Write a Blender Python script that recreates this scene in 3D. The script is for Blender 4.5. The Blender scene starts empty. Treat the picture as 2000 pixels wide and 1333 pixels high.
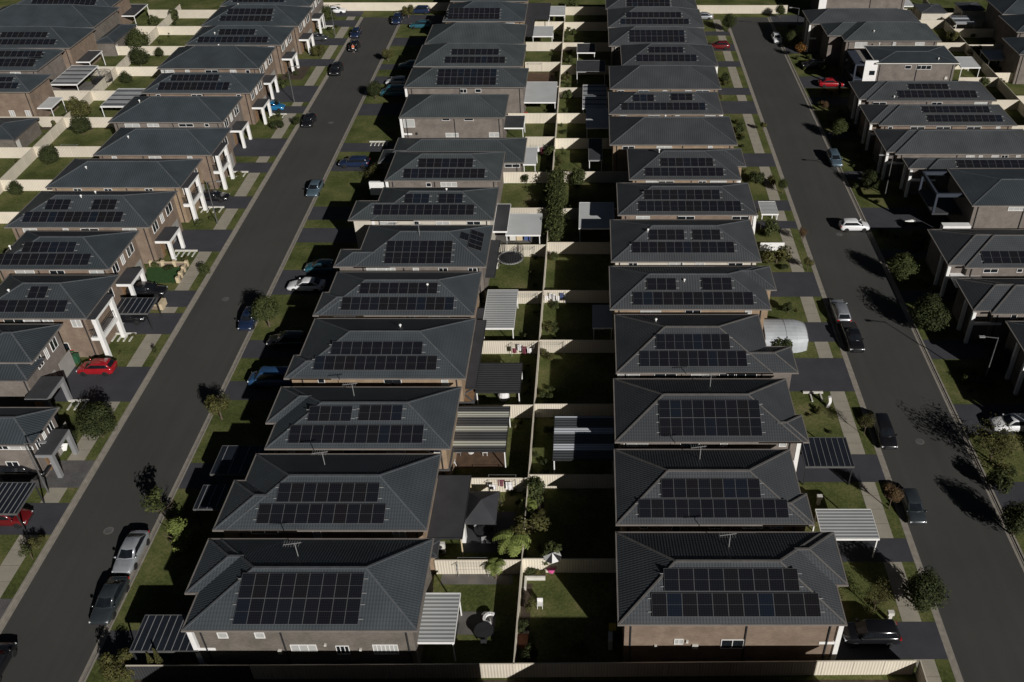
import bpy, math, random
from mathutils import Vector, Matrix
R = math.radians
rnd = random.Random(7)
scene = bpy.context.scene
C = scene.collection

# ------------------------------------------------------------------ camera
FPX, CX, CY, VPY, CAMH = 1810.0, 1158.0, 666.5, -682.0, 65.0
TH = math.atan((CY - VPY) / FPX)
ct, st = math.cos(TH), math.sin(TH)
cam_d = bpy.data.cameras.new('camera'); cam = bpy.data.objects.new('camera', cam_d); C.objects.link(cam)
cam.location = (0, 0, CAMH); cam.rotation_euler = (math.pi/2 - TH, 0, 0)
cam_d.sensor_width = 36; cam_d.lens = FPX/2000*36; cam_d.shift_x = (1000-CX)/2000
cam_d.clip_start = 1; cam_d.clip_end = 3000
scene.camera = cam

def ray(px, py):
    v = py - CY
    return px - CX, FPX*ct - v*st, -(v*ct + FPX*st)      # x, y, z
def W(px, py, z=0.12):                                    # ground survey: point of the place at height z
    x, y, d = ray(px, py); s = (CAMH - z)/(-d)
    return x*s, y*s
def on_y(px, py, Y):                                      # point on the upright plane y = Y
    x, y, d = ray(px, py); s = Y/y
    return x*s, CAMH + d*s
def on_x(px, py, X):                                      # point on the upright plane x = X
    x, y, d = ray(px, py); s = X/x
    return y*s, CAMH + d*s

# ------------------------------------------------------------------ materials
def new_mat(name):
    m = bpy.data.materials.new(name); m.use_nodes = True
    nt = m.node_tree; b = nt.nodes['Principled BSDF']
    return m, nt, b
def N(nt, t, **k):
    n = nt.nodes.new(t)
    for a, v in k.items(): setattr(n, a, v)
    return n
def mth(nt, op, a, b=None, c=None):
    n = N(nt, 'ShaderNodeMath', operation=op)
    for i, x in enumerate((a, b, c)):
        if x is None: continue
        if isinstance(x, (int, float)): n.inputs[i].default_value = x
        else: nt.links.new(x, n.inputs[i])
    return n.outputs[0]
def noise(nt, scale, detail=3, vec=None):
    n = N(nt, 'ShaderNodeTexNoise'); n.inputs['Scale'].default_value = scale; n.inputs['Detail'].default_value = detail
    if vec is None:
        g = N(nt, 'ShaderNodeNewGeometry'); vec = g.outputs['Position']
    nt.links.new(vec, n.inputs['Vector']); return n.outputs['Fac']
def ramp(nt, fac, stops):
    r = N(nt, 'ShaderNodeValToRGB'); nt.links.new(fac, r.inputs[0])
    e = r.color_ramp.elements
    while len(e) < len(stops): e.new(0.5)
    for i, (p, c) in enumerate(stops):
        e[i].position = p; e[i].color = (c[0], c[1], c[2], 1)
    return r.outputs[0]
def mul(c, k): return tuple(x*k for x in c)
def surf(name, col, rough=0.8, var=0.25, scale=1.2, spec=0.3, metal=0, scale2=None):
    m, nt, b = new_mat(name)
    f = noise(nt, scale, 4)
    if scale2:
        f = mth(nt, 'MULTIPLY_ADD', noise(nt, scale2, 2), 0.5, mth(nt, 'MULTIPLY', f, 0.5))
    c = ramp(nt, f, [(0.3, mul(col, 1-var)), (0.7, mul(col, 1+var))])
    nt.links.new(c, b.inputs['Base Color'])
    b.inputs['Roughness'].default_value = rough; b.inputs['Specular IOR Level'].default_value = spec
    b.inputs['Metallic'].default_value = metal
    return m
def ribbed(name, col, period, depth=0.35, rough=0.5, along_slope=True, rows=None, var=0.12, spec=0.4, bump=0.6, ori='auto', stripes=None):
    """profiled sheet or tiles: ribs run down the slope of whichever way the face looks"""
    m, nt, b = new_mat(name)
    g = N(nt, 'ShaderNodeNewGeometry')
    sp = N(nt, 'ShaderNodeSeparateXYZ'); nt.links.new(g.outputs['Position'], sp.inputs[0])
    sn = N(nt, 'ShaderNodeSeparateXYZ'); nt.links.new(g.outputs['True Normal'], sn.inputs[0])
    ax = mth(nt, 'ABSOLUTE', sn.outputs[0]); ay = mth(nt, 'ABSOLUTE', sn.outputs[1])
    if ori == 'auto':
        side = mth(nt, 'GREATER_THAN', ax, ay)
        u = mth(nt, 'ADD', mth(nt, 'MULTIPLY', sp.outputs[1], side), mth(nt, 'MULTIPLY', sp.outputs[0], mth(nt, 'SUBTRACT', 1.0, side)))
    elif ori == 'y': u = sp.outputs[1]
    else: u = sp.outputs[0]
    w = mth(nt, 'SINE', mth(nt, 'MULTIPLY', u, 2*math.pi/period))
    w01 = mth(nt, 'MULTIPLY_ADD', w, 0.5, 0.5)
    hgt = w01
    if rows:
        saw = mth(nt, 'FRACT', mth(nt, 'DIVIDE', sp.outputs[2], rows))
        hgt = mth(nt, 'ADD', mth(nt, 'MULTIPLY', w01, 0.6), mth(nt, 'MULTIPLY', saw, 0.6))
    shade = mth(nt, 'MULTIPLY_ADD', hgt, depth, 1.0-depth*0.6)
    shade = mth(nt, 'MULTIPLY', shade, mth(nt, 'MULTIPLY_ADD', N(nt, 'ShaderNodeObjectInfo').outputs['Random'], 0.26, 0.87))
    base = ramp(nt, noise(nt, 0.35, 4), [(0.3, mul(col, 1-var)), (0.7, mul(col, 1+var))])
    if stripes:
        k = mth(nt, 'FRACT', mth(nt, 'DIVIDE', sp.outputs[1], stripes[1]))
        on = mth(nt, 'GREATER_THAN', k, stripes[2])
        mx0 = N(nt, 'ShaderNodeMix', data_type='RGBA'); nt.links.new(on, mx0.inputs[0]); nt.links.new(base, mx0.inputs[6])
        mx0.inputs[7].default_value = (*stripes[0], 1); base = mx0.outputs[2]
    mx = N(nt, 'ShaderNodeMix', data_type='RGBA', blend_type='MULTIPLY'); mx.inputs[0].default_value = 1
    nt.links.new(base, mx.inputs[6])
    cb = N(nt, 'ShaderNodeCombineColor')
    for i in range(3): nt.links.new(shade, cb.inputs[i])
    nt.links.new(cb.outputs[0], mx.inputs[7]); nt.links.new(mx.outputs[2], b.inputs['Base Color'])
    bp = N(nt, 'ShaderNodeBump'); bp.inputs['Strength'].default_value = bump; bp.inputs['Distance'].default_value = 0.04
    nt.links.new(hgt, bp.inputs['Height']); nt.links.new(bp.outputs[0], b.inputs['Normal'])
    b.inputs['Roughness'].default_value = rough; b.inputs['Specular IOR Level'].default_value = spec
    return m
def brick(name, c1, c2, mortar):
    m, nt, b = new_mat(name)
    g = N(nt, 'ShaderNodeNewGeometry')
    sp = N(nt, 'ShaderNodeSeparateXYZ'); nt.links.new(g.outputs['Position'], sp.inputs[0])
    cb = N(nt, 'ShaderNodeCombineXYZ'); nt.links.new(mth(nt, 'ADD', sp.outputs[0], sp.outputs[1]), cb.inputs[0]); nt.links.new(sp.outputs[2], cb.inputs[1])
    t = N(nt, 'ShaderNodeTexBrick'); nt.links.new(cb.outputs[0], t.inputs['Vector'])
    t.inputs['Scale'].default_value = 1.0; t.inputs['Brick Width'].default_value = 0.24; t.inputs['Row Height'].default_value = 0.086
    t.inputs['Mortar Size'].default_value = 0.0115
    t.inputs['Color1'].default_value = (*c1, 1); t.inputs['Color2'].default_value = (*c2, 1); t.inputs['Mortar'].default_value = (*mortar, 1)
    mx = N(nt, 'ShaderNodeMix', data_type='RGBA', blend_type='MULTIPLY'); mx.inputs[0].default_value = 1
    nt.links.new(t.outputs[0], mx.inputs[6]); nt.links.new(ramp(nt, noise(nt, 0.8, 5), [(0.3, (0.78,)*3), (0.7, (1.1,)*3)]), mx.inputs[7])
    nt.links.new(mx.outputs[2], b.inputs['Base Color']); b.inputs['Roughness'].default_value = 0.9
    b.inputs['Specular IOR Level'].default_value = 0.2
    return m
def foliage(name, dark, light):
    m, nt, b = new_mat(name)
    g = N(nt, 'ShaderNodeNewGeometry')
    f = mth(nt, 'MULTIPLY_ADD', noise(nt, 1.3, 2), 0.6, mth(nt, 'MULTIPLY', g.outputs['Random Per Island'], 0.4))
    c = ramp(nt, f, [(0.28, dark), (0.72, light)])
    nt.links.new(c, b.inputs['Base Color']); b.inputs['Roughness'].default_value = 0.75; b.inputs['Specular IOR Level'].default_value = 0.15
    return m
def paint(name, col, rough=0.25, coat=0.6, metal=0.0):
    m, nt, b = new_mat(name)
    c = ramp(nt, noise(nt, 3.0, 2), [(0.3, mul(col, 0.92)), (0.7, mul(col, 1.06))])
    nt.links.new(c, b.inputs['Base Color'])
    b.inputs['Roughness'].default_value = rough; b.inputs['Coat Weight'].default_value = coat; b.inputs['Metallic'].default_value = metal
    b.inputs['Coat Roughness'].default_value = 0.08
    return m

M = {}
def ground_mat():
    m, nt, b = new_mat('lawn grass')
    f = mth(nt, 'MULTIPLY_ADD', noise(nt, 0.25, 4), 0.55, mth(nt, 'MULTIPLY', noise(nt, 5.0, 5), 0.45))
    c = ramp(nt, f, [(0.30, (0.034, 0.043, 0.014)), (0.45, (0.072, 0.088, 0.026)), (0.57, (0.120, 0.125, 0.045)), (0.70, (0.20, 0.165, 0.090))])
    nt.links.new(c, b.inputs['Base Color']); b.inputs['Roughness'].default_value = 0.95; b.inputs['Specular IOR Level'].default_value = 0.1
    bp = N(nt, 'ShaderNodeBump'); bp.inputs['Strength'].default_value = 0.5; bp.inputs['Distance'].default_value = 0.05
    nt.links.new(noise(nt, 14, 4), bp.inputs['Height']); nt.links.new(bp.outputs[0], b.inputs['Normal'])
    return m
def asphalt_mat():
    m, nt, b = new_mat('asphalt')
    f = mth(nt, 'ADD', mth(nt, 'MULTIPLY', noise(nt, 0.12, 5), 0.6), mth(nt, 'MULTIPLY', noise(nt, 22, 3), 0.4))
    g = N(nt, 'ShaderNodeNewGeometry'); mp = N(nt, 'ShaderNodeMapping'); mp.inputs['Scale'].default_value = (1.1, 0.05, 1); nt.links.new(g.outputs['Position'], mp.inputs[0])
    f = mth(nt, 'ADD', mth(nt, 'MULTIPLY', f, 0.72), mth(nt, 'MULTIPLY', noise(nt, 0.9, 3, mp.outputs[0]), 0.28))
    c = ramp(nt, f, [(0.32, (0.046, 0.046, 0.043)), (0.68, (0.068, 0.067, 0.063))])
    nt.links.new(c, b.inputs['Base Color']); b.inputs['Roughness'].default_value = 0.9; b.inputs['Specular IOR Level'].default_value = 0.25
    return m
M['grass'] = ground_mat(); M['asphalt'] = asphalt_mat()
M['turf'] = surf('artificial turf', (0.030, 0.075, 0.020), 0.9, 0.2, 3)
M['drive'] = surf('dark driveway concrete', (0.050, 0.050, 0.058), 0.85, 0.22, 0.5, scale2=9)
M['drive_old'] = surf('worn driveway concrete', (0.105, 0.100, 0.098), 0.9, 0.35, 0.9, scale2=7)
M['path'] = surf('footpath concrete', (0.32, 0.29, 0.235), 0.9, 0.14, 0.9, scale2=12)
M['kerb'] = surf('kerb concrete', (0.26, 0.235, 0.20), 0.9, 0.15, 2)
M['paving'] = surf('side paving', (0.13, 0.12, 0.11), 0.9, 0.25, 0.8)
M['deck'] = surf('brown decking', (0.10, 0.062, 0.04), 0.8, 0.2, 2)
M['soil'] = surf('garden soil', (0.06, 0.045, 0.032), 0.95, 0.3, 3)
ROOFS = []
for i, c in enumerate([(0.049, 0.056, 0.062), (0.053, 0.056, 0.060), (0.044, 0.054, 0.062), (0.051, 0.060, 0.063)]):
    ROOFS.append(ribbed('charcoal roof sheet %d' % i, c, 0.30, 0.28, 0.55, bump=0.5, var=0.16))
M['roof0'], M['roof1'], M['roof2'], M['roof3'] = ROOFS
M['tile'] = ribbed('charcoal roof tiles', (0.048, 0.057, 0.064), 0.24, 0.34, 0.6, rows=0.12, bump=0.5, var=0.15)
M['tile_b'] = ribbed('dark grey roof tiles', (0.051, 0.055, 0.061), 0.24, 0.36, 0.6, rows=0.12, bump=0.55, var=0.15)
M['ridge'] = surf('ridge capping', (0.085, 0.092, 0.100), 0.6, 0.15, 2)
M['ridge_t'] = surf('ridge capping tan', (0.125, 0.118, 0.112), 0.7, 0.15, 2)
M['gutter'] = surf('gutter paint', (0.19, 0.17, 0.155), 0.45, 0.1, 1)
M['gutter_d'] = surf('dark gutter paint', (0.075, 0.075, 0.078), 0.45, 0.1, 1)
M['soffit'] = surf('eave lining', (0.35, 0.32, 0.29), 0.8, 0.05)
M['brown'] = brick('brown brick', (0.220, 0.160, 0.120), (0.175, 0.124, 0.092), (0.25, 0.20, 0.155))
M['tan'] = brick('tan brick', (0.32, 0.22, 0.135), (0.26, 0.175, 0.11), (0.30, 0.25, 0.19))
M['taupe'] = brick('taupe brick', (0.185, 0.155, 0.135), (0.145, 0.12, 0.105), (0.22, 0.20, 0.18))
M['grey'] = brick('grey brick', (0.155, 0.130, 0.105), (0.110, 0.090, 0.072), (0.20, 0.19, 0.175))
M['render'] = surf('cream render', (0.52, 0.48, 0.41), 0.85, 0.08, 0.8)
M['render_g'] = surf('grey render', (0.22, 0.22, 0.225), 0.85, 0.10, 0.8)
M['white'] = surf('white paint', (0.78, 0.77, 0.75), 0.5, 0.05, 1.5)
M['offwhite'] = surf('off white paint', (0.60, 0.58, 0.53), 0.6, 0.08, 1.5)
M['fence'] = ribbed('cream fence sheet', (0.62, 0.56, 0.46), 0.24, 0.22, 0.6, var=0.08, bump=0.5)
M['fence_cap'] = surf('cream fence capping', (0.60, 0.54, 0.44), 0.5, 0.06)
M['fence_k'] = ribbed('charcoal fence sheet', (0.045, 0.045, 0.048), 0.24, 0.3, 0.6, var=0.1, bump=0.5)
M['silver'] = ribbed('pale steel sheet', (0.40, 0.41, 0.41), 0.36, 0.55, 0.45, ori='y', var=0.06, bump=0.8)
M['silver_flat'] = surf('pale insulated roofing', (0.50, 0.51, 0.51), 0.5, 0.06, 0.4)
M['slate'] = surf('slate grey roof membrane', (0.050, 0.050, 0.055), 0.6, 0.12, 0.7)
M['char_rib'] = ribbed('charcoal sheet', (0.055, 0.055, 0.058), 0.36, 0.5, 0.5, ori='y', bump=0.8)
M['striped'] = ribbed('charcoal sheet with clear strips', (0.060, 0.060, 0.062), 0.36, 0.5, 0.5, ori='y', bump=0.8, stripes=((0.42, 0.42, 0.36), 2.1, 0.62))
M['striped_w'] = ribbed('charcoal sheet with white strips', (0.075, 0.080, 0.085), 0.36, 0.5, 0.5, ori='y', bump=0.8, stripes=((0.55, 0.58, 0.62), 2.3, 0.62))
M['striped_g'] = ribbed('silver sheet with dark strips', (0.35, 0.36, 0.37), 0.36, 0.3, 0.5, ori='y', bump=0.8, stripes=((0.06, 0.06, 0.07), 1.9, 0.72))
M['polycarb'] = surf('smoked carport roofing', (0.016, 0.019, 0.026), 0.18, 0.2, 0.6, spec=0.5)
M['alu'] = surf('aluminium', (0.42, 0.42, 0.42), 0.35, 0.05, 1, metal=0.4)
M['panel_frame'] = surf('panel frame', (0.11, 0.11, 0.115), 0.4, 0.05, 1)
def glass_pv():
    m, nt, b = new_mat('solar glass')
    oi = N(nt, 'ShaderNodeObjectInfo')
    tc = N(nt, 'ShaderNodeTexCoord'); sp = N(nt, 'ShaderNodeSeparateXYZ'); nt.links.new(tc.outputs['Object'], sp.inputs[0])
    gx = mth(nt, 'GREATER_THAN', mth(nt, 'FRACT', mth(nt, 'MULTIPLY', sp.outputs[0], 6.0)), 0.93)
    gy = mth(nt, 'GREATER_THAN', mth(nt, 'FRACT', mth(nt, 'MULTIPLY', sp.outputs[1], 10.0)), 0.93)
    l = mth(nt, 'MAXIMUM', gx, gy)
    c0 = ramp(nt, oi.outputs['Random'], [(0.0, (0.0075, 0.008, 0.011)), (0.5, (0.009, 0.010, 0.014)), (0.8, (0.010, 0.009, 0.010)), (1.0, (0.008, 0.012, 0.020))])
    mx = N(nt, 'ShaderNodeMix', data_type='RGBA'); nt.links.new(mth(nt, 'MULTIPLY', l, 0.6), mx.inputs[0]); nt.links.new(c0, mx.inputs[6]); mx.inputs[7].default_value = (0.035, 0.035, 0.04, 1)
    nt.links.new(mx.outputs[2], b.inputs['Base Color']); b.inputs['Roughness'].default_value = 0.16; b.inputs['Specular IOR Level'].default_value = 0.35
    return m
M['pv'] = glass_pv()
M['glass'] = surf('window glass', (0.012, 0.015, 0.018), 0.08, 0.3, 2, spec=0.6)
M['blind'] = surf('window blind', (0.40, 0.40, 0.385), 0.7, 0.05)
M['door_g'] = surf('garage door', (0.30, 0.29, 0.27), 0.6, 0.08)
M['dark_metal'] = surf('dark metal', (0.03, 0.03, 0.032), 0.45, 0.15, 2)
M['pole'] = surf('pole steel', (0.10, 0.10, 0.10), 0.5, 0.15, 2)
M['tyre'] = surf('tyre rubber', (0.015, 0.015, 0.015), 0.8, 0.2, 5)
M['rim'] = surf('wheel rim', (0.38, 0.38, 0.38), 0.35, 0.1, 5, metal=0.5)
M['lamp_w'] = surf('headlamp lens', (0.65, 0.66, 0.68), 0.1, 0.1, 9, spec=0.8)
M['lamp_r'] = surf('tail lamp lens', (0.35, 0.01, 0.01), 0.15, 0.1, 9, spec=0.6)
M['carglass'] = surf('car glass', (0.010, 0.012, 0.015), 0.06, 0.2, 2, spec=0.7)
M['trunk'] = surf('bark', (0.10, 0.075, 0.055), 0.95, 0.25, 6)
M['leaf'] = foliage('green foliage', (0.018, 0.026, 0.009), (0.072, 0.082, 0.026))
M['leaf_d'] = foliage('dark foliage', (0.012, 0.018, 0.007), (0.046, 0.055, 0.018))
M['leaf_y'] = foliage('olive foliage', (0.030, 0.032, 0.011), (0.105, 0.098, 0.032))
M['leaf_l'] = foliage('bright foliage', (0.06, 0.08, 0.018), (0.17, 0.20, 0.055))
M['leaf_r'] = foliage('rusty foliage', (0.05, 0.03, 0.016), (0.13, 0.085, 0.04))
M['leaf_o'] = foliage('orange flowers', (0.035, 0.04, 0.012), (0.26, 0.10, 0.025))
M['frame_shade'] = surf('shaded balcony blue', (0.035, 0.042, 0.058), 0.7, 0.1)  # balcony frames standing in shade: the blue shade is put into their colour
M['red'] = surf('red plastic', (0.45, 0.03, 0.025), 0.5, 0.1); M['yellow'] = surf('yellow plastic', (0.6, 0.4, 0.04), 0.5, 0.1)
M['greenp'] = surf('green plastic', (0.03, 0.10, 0.05), 0.5, 0.1); M['pink'] = surf('pink cloth', (0.62, 0.10, 0.28), 0.8, 0.1)
M['cloth_w'] = surf('white cloth', (0.70, 0.68, 0.68), 0.9, 0.1, 5); M['cloth_m'] = surf('maroon cloth', (0.16, 0.04, 0.06), 0.9, 0.2, 5)
M['cloth_b'] = surf('blue cloth', (0.06, 0.09, 0.22), 0.9, 0.2, 5)
M['terracotta'] = surf('terracotta', (0.28, 0.12, 0.07), 0.8, 0.15, 4)
M['beige'] = surf('beige plastic', (0.55, 0.45, 0.30), 0.6, 0.06, 2)
M['tank'] = surf('tarp', (0.42, 0.44, 0.46), 0.55, 0.1, 0.8)
M['timber'] = surf('timber', (0.22, 0.13, 0.07), 0.8, 0.2, 4)
M['net'] = surf('trampoline net', (0.02, 0.02, 0.022), 0.9, 0.1)
PAINTS = dict(maroon=paint('maroon car paint', (0.12, 0.008, 0.010), 0.25, 0.8),
    vblue=paint('shaded blue van paint', (0.025, 0.075, 0.17), 0.35, 0.5, 0.1),  # van parked in house shadow, that shade painted into its blue
    
    silver=paint('silver car paint', (0.42, 0.44, 0.47), 0.3, 0.6, 0.5), black=paint('black car paint', (0.010, 0.010, 0.012), 0.2, 0.8),
    white=paint('white car paint', (0.75, 0.75, 0.76), 0.3, 0.6), red=paint('red car paint', (0.30, 0.010, 0.016), 0.25, 0.8),
    blue=paint('blue car paint', (0.02, 0.16, 0.34), 0.25, 0.7, 0.2), navy=paint('navy car paint', (0.012, 0.022, 0.055), 0.25, 0.8),
    steel=paint('steel blue car paint', (0.11, 0.16, 0.20), 0.28, 0.7, 0.4), grey=paint('grey car paint', (0.07, 0.075, 0.08), 0.25, 0.7, 0.3),
    teal=paint('teal car paint', (0.03, 0.12, 0.16), 0.28, 0.7, 0.2), charcoal=paint('charcoal car paint', (0.028, 0.034, 0.038), 0.25, 0.8))

# ------------------------------------------------------------------ mesh helpers
class MB:
    def __init__(s): s.v = []; s.f = []; s.m = []; s.mi = 0
    def quad(s, *p):
        k = len(s.v); s.v += [tuple(q) for q in p]; s.f.append(tuple(range(k, k+len(p)))); s.m.append(s.mi)
    def box(s, x0, x1, y0, y1, z0, z1):
        if x0 > x1: x0, x1 = x1, x0
        if y0 > y1: y0, y1 = y1, y0
        k = len(s.v)
        s.v += [(x0,y0,z0),(x1,y0,z0),(x1,y1,z0),(x0,y1,z0),(x0,y0,z1),(x1,y0,z1),(x1,y1,z1),(x0,y1,z1)]
        for f in ((0,3,2,1),(4,5,6,7),(0,1,5,4),(1,2,6,5),(2,3,7,6),(3,0,4,7)):
            s.f.append(tuple(k+i for i in f)); s.m.append(s.mi)
    def bar(s, a, b, w, h=None, up=(0, 0, 1)):
        a = Vector(a); b = Vector(b); d = (b-a).normalized(); h = h or w
        u = Vector(up)
        if abs(d.dot(u)) > 0.99: u = Vector((1, 0, 0))
        r = d.cross(u).normalized()*w/2; t = r.cross(d).normalized()*h/2
        k = len(s.v)
        for p in (a, b): s.v += [tuple(p-r-t), tuple(p+r-t), tuple(p+r+t), tuple(p-r+t)]
        for f in ((0,3,2,1),(4,5,6,7),(0,1,5,4),(1,2,6,5),(2,3,7,6),(3,0,4,7)):
            s.f.append(tuple(k+i for i in f)); s.m.append(s.mi)
    def tube(s, a, b, r0, r1=None, n=8):
        a = Vector(a); b = Vector(b); r1 = r0 if r1 is None else r1; d = (b-a).normalized()
        u = d.cross(Vector((0, 0, 1)) if abs(d.z) < 0.95 else Vector((1, 0, 0))).normalized(); w = d.cross(u)
        k = len(s.v)
        for p, r in ((a, r0), (b, r1)):
            for i in range(n):
                t = 2*math.pi*i/n; s.v.append(tuple(p + u*math.cos(t)*r + w*math.sin(t)*r))
        for i in range(n):
            j = (i+1) % n; s.f.append((k+i, k+j, k+n+j, k+n+i)); s.m.append(s.mi)
        s.f.append(tuple(k+n+i for i in range(n))); s.m.append(s.mi)
        s.f.append(tuple(k+n-1-i for i in range(n))); s.m.append(s.mi)
    def lathe(s, prof, n=16, c=(0, 0)):
        k = len(s.v)
        for r, z in prof:
            for i in range(n):
                t = 2*math.pi*i/n; s.v.append((c[0]+r*math.cos(t), c[1]+r*math.sin(t), z))
        for j in range(len(prof)-1):
            for i in range(n):
                i2 = (i+1) % n; s.f.append((k+j*n+i, k+j*n+i2, k+(j+1)*n+i2, k+(j+1)*n+i)); s.m.append(s.mi)
        s.f.append(tuple(k+(len(prof)-1)*n+i for i in range(n))); s.m.append(s.mi)
        s.f.append(tuple(k+n-1-i for i in range(n))); s.m.append(s.mi)
    def mesh(s, name, mats, smooth=False):
        me = bpy.data.meshes.new(name); me.from_pydata(s.v, [], s.f)
        for m in (mats if isinstance(mats, (list, tuple)) else [mats]): me.materials.append(m)
        if any(s.m): me.polygons.foreach_set('material_index', s.m)
        if smooth: me.polygons.foreach_set('use_smooth', [True]*len(s.f))
        me.update(); return me
    def build(s, name, mats, parent=None, smooth=False):
        return link(name, s.mesh(name, mats, smooth), parent)
def link(name, data, parent=None, loc=None):
    o = bpy.data.objects.new(name, data); C.objects.link(o)
    if parent is not None:
        o.parent = parent
        if loc is None and data is not None:
            # meshes are written in world coordinates: bring them back under the parent's base
            o.matrix_parent_inverse = Matrix.Translation(parent.location).inverted()
    if loc is not None: o.location = loc
    return o
def tag(o, label, cat, group=None):
    o['label'] = label; o['category'] = cat
    if group: o['group'] = group
    return o
def thing(name, label, cat, loc, group=None, rz=0):
    o = bpy.data.objects.new(name, None); C.objects.link(o); o.location = loc; o.rotation_euler = (0, 0, rz); o.empty_display_size = 0.3
    return tag(o, label, cat, group)
def struct(o): o['kind'] = 'structure'; return o
def copy_tree(o, parent=None):
    c = o.copy(); C.objects.link(c)
    if parent is not None: c.parent = parent
    for ch in list(o.children): copy_tree(ch, c)
    return c
ORD = ['zeroth','first','second','third','fourth','fifth','sixth','seventh','eighth','ninth','tenth','eleventh','twelfth','thirteenth','fourteenth','fifteenth','sixteenth']

# ------------------------------------------------------------------ light
sunv = Vector((0.54*math.cos(R(24.5)), -0.842*math.cos(R(24.5)), math.sin(R(24.5)))).normalized()
sd = bpy.data.lights.new('sun', 'SUN'); sun = bpy.data.objects.new('sun', sd); C.objects.link(sun)
sd.energy = 4.25; sd.angle = R(0.55); sd.color = (1.0, 0.972, 0.93)
sun.rotation_euler = (-sunv).to_track_quat('-Z', 'Y').to_euler(); sun.location = (40, -60, 90)
w = bpy.data.worlds.new('World'); scene.world = w; w.use_nodes = True
bg = w.node_tree.nodes['Background']; sky = w.node_tree.nodes.new('ShaderNodeTexSky'); sky.sky_type = 'NISHITA'
sky.sun_disc = False; sky.sun_elevation = R(24.5); sky.sun_rotation = math.atan2(sunv.x, sunv.y)
w.node_tree.links.new(sky.outputs[0], bg.inputs[0]); bg.inputs[1].default_value = 0.008
scene.view_settings.view_transform = 'Standard'; scene.view_settings.look = 'None'; scene.view_settings.exposure = 0; scene.view_settings.gamma = 1

# ------------------------------------------------------------------ setting
def sheet(name, pts, z, mat):
    b = MB(); b.quad(*[(x, y, z) for x, y in pts]); return struct(b.build(name, mat))
def rect(x0, x1, y0, y1): return [(x0, y0), (x1, y0), (x1, y1), (x0, y1)]
sheet('ground', rect(-900, 900, -300, 1600), 0.0, M['grass'])
YE = 207.0                                              # far end of the two streets
def LW(Y): return -49.2 - (Y-55)*0.0115                 # kerb lines of the left road
def LE(Y): return -40.3 - (Y-55)*0.0115
def RW(Y): return 28.9 + (Y-55)*0.003
def RE(Y): return 38.2 + (Y-55)*0.004
ROADY0 = -40.0
def strip(name, fa, fb, y0, y1, z, mat): return sheet(name, [(fa(y0), y0), (fb(y0), y0), (fb(y1), y1), (fa(y1), y1)], z, mat)
strip('road', LW, LE, ROADY0, YE, 0.004, M['asphalt'])
strip('road', RW, RE, ROADY0, YE, 0.004, M['asphalt'])
FW = lambda Y: -131.0 - (Y-170)*0.03
strip('road', lambda Y: FW(Y)-9, FW, 60, 260, 0.004, M['asphalt'])
# the raised lots between the streets
def block(name, fa, fb, y0, y1, mat):
    b = MB(); a0, b0, a1, b1 = fa(y0), fb(y0), fa(y1), fb(y1)
    b.quad((a0,y0,.12),(b0,y0,.12),(b1,y1,.12),(a1,y1,.12))
    for p, q in (((a0,y0),(b0,y0)),((b0,y0),(b1,y1)),((b1,y1),(a1,y1)),((a1,y1),(a0,y0))):
        b.quad((*p,0),(*q,0),(*q,.12),(*p,.12))
    return struct(b.build(name, mat))
KW = 0.34
block('lots', lambda Y: FW(Y)+KW, lambda Y: LW(Y)-KW, ROADY0, 212, M['grass'])
block('lots', lambda Y: LE(Y)+KW, lambda Y: RW(Y)-KW, ROADY0, 212, M['grass'])
block('lots', lambda Y: RE(Y)+KW, lambda Y: 190.0, ROADY0, 212, M['grass'])
block('lots', lambda Y: -220.0, lambda Y: 190.0, 212.02, 330, M['grass'])
def kerb(fa, sgn, y0, y1):
    b = MB()
    y = y0
    while y < y1:
        e = min(y+30, y1)
        x0, x1 = fa(y), fa(e)
        for (p, q, z) in ((0, 0.20, 0.05), (0.18, KW+0.02, 0.128)):
            b.quad((x0+sgn*p,y,z),(x0+sgn*q,y,z),(x1+sgn*q,e,z),(x1+sgn*p,e,z))
            b.quad((x0+sgn*p,y,0),(x0+sgn*p,y,z),(x1+sgn*p,e,z),(x1+sgn*p,e,0))
        b.quad((x0-sgn*0.30,y,0.009),(x0+sgn*0.01,y,0.009),(x1+sgn*0.01,e,0.009),(x1-sgn*0.30,e,0.009))
        y = e
    return struct(b.build('kerb', M['kerb']))
kerb(LW, -1, ROADY0, YE); kerb(LE, 1, ROADY0, YE); kerb(RW, -1, ROADY0, YE); kerb(RE, 1, ROADY0, YE); kerb(FW, 1, 60, 212)
# driveways: (y far edge, y near edge) in survey pixels at the kerb, x reach, worn?
A_DR = [(983,1045,0),(900,953,1),(717,785,0),(612,653,0),(568,600,0),(449,492,0),(384,408,0),(318,338,0),(271,306,0),(208,222,0),(168,200,0),(116,130,0),(75,89,0),(40,53,0),(14,33,0),(1170,1235,1)]
for (ya, yb, old) in A_DR:
    xk = lambda yy: CX + (LW(0)-0.5)  # unused
    def yw(py, X):
        # row py at the kerb line X
        for _ in range(1): pass
        x, y, d = ray(CX, py); return y*(CAMH-0.12)/(-d)
    Y1, Y0 = yw(ya, 0), yw(yb, 0)
    sheet('driveway', [(-62.5, Y0), (LW(Y0)-KW-0.02, Y0), (LW(Y1)-KW-0.02, Y1), (-62.5, Y1)], 0.129, M['drive_old'] if old else M['drive'])
def YW(py): 
    x, y, d = ray(CX, py); return y*(CAMH-0.12)/(-d)
B_DR = [(1232,1290),(905,955),(745,782),(665,700),(528,576),(446,474),(404,430),(315,335),(280,297),(203,226),(150,165),(126,137),(74,90),(30,48)]
C_DR = [(1215,1288),(1052,1098),(888,942),(700,765),(630,668),(532,580),(432,447),(392,412),(300,326),(198,223),(172,186),(120,131),(86,100),(62,70)]
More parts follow.
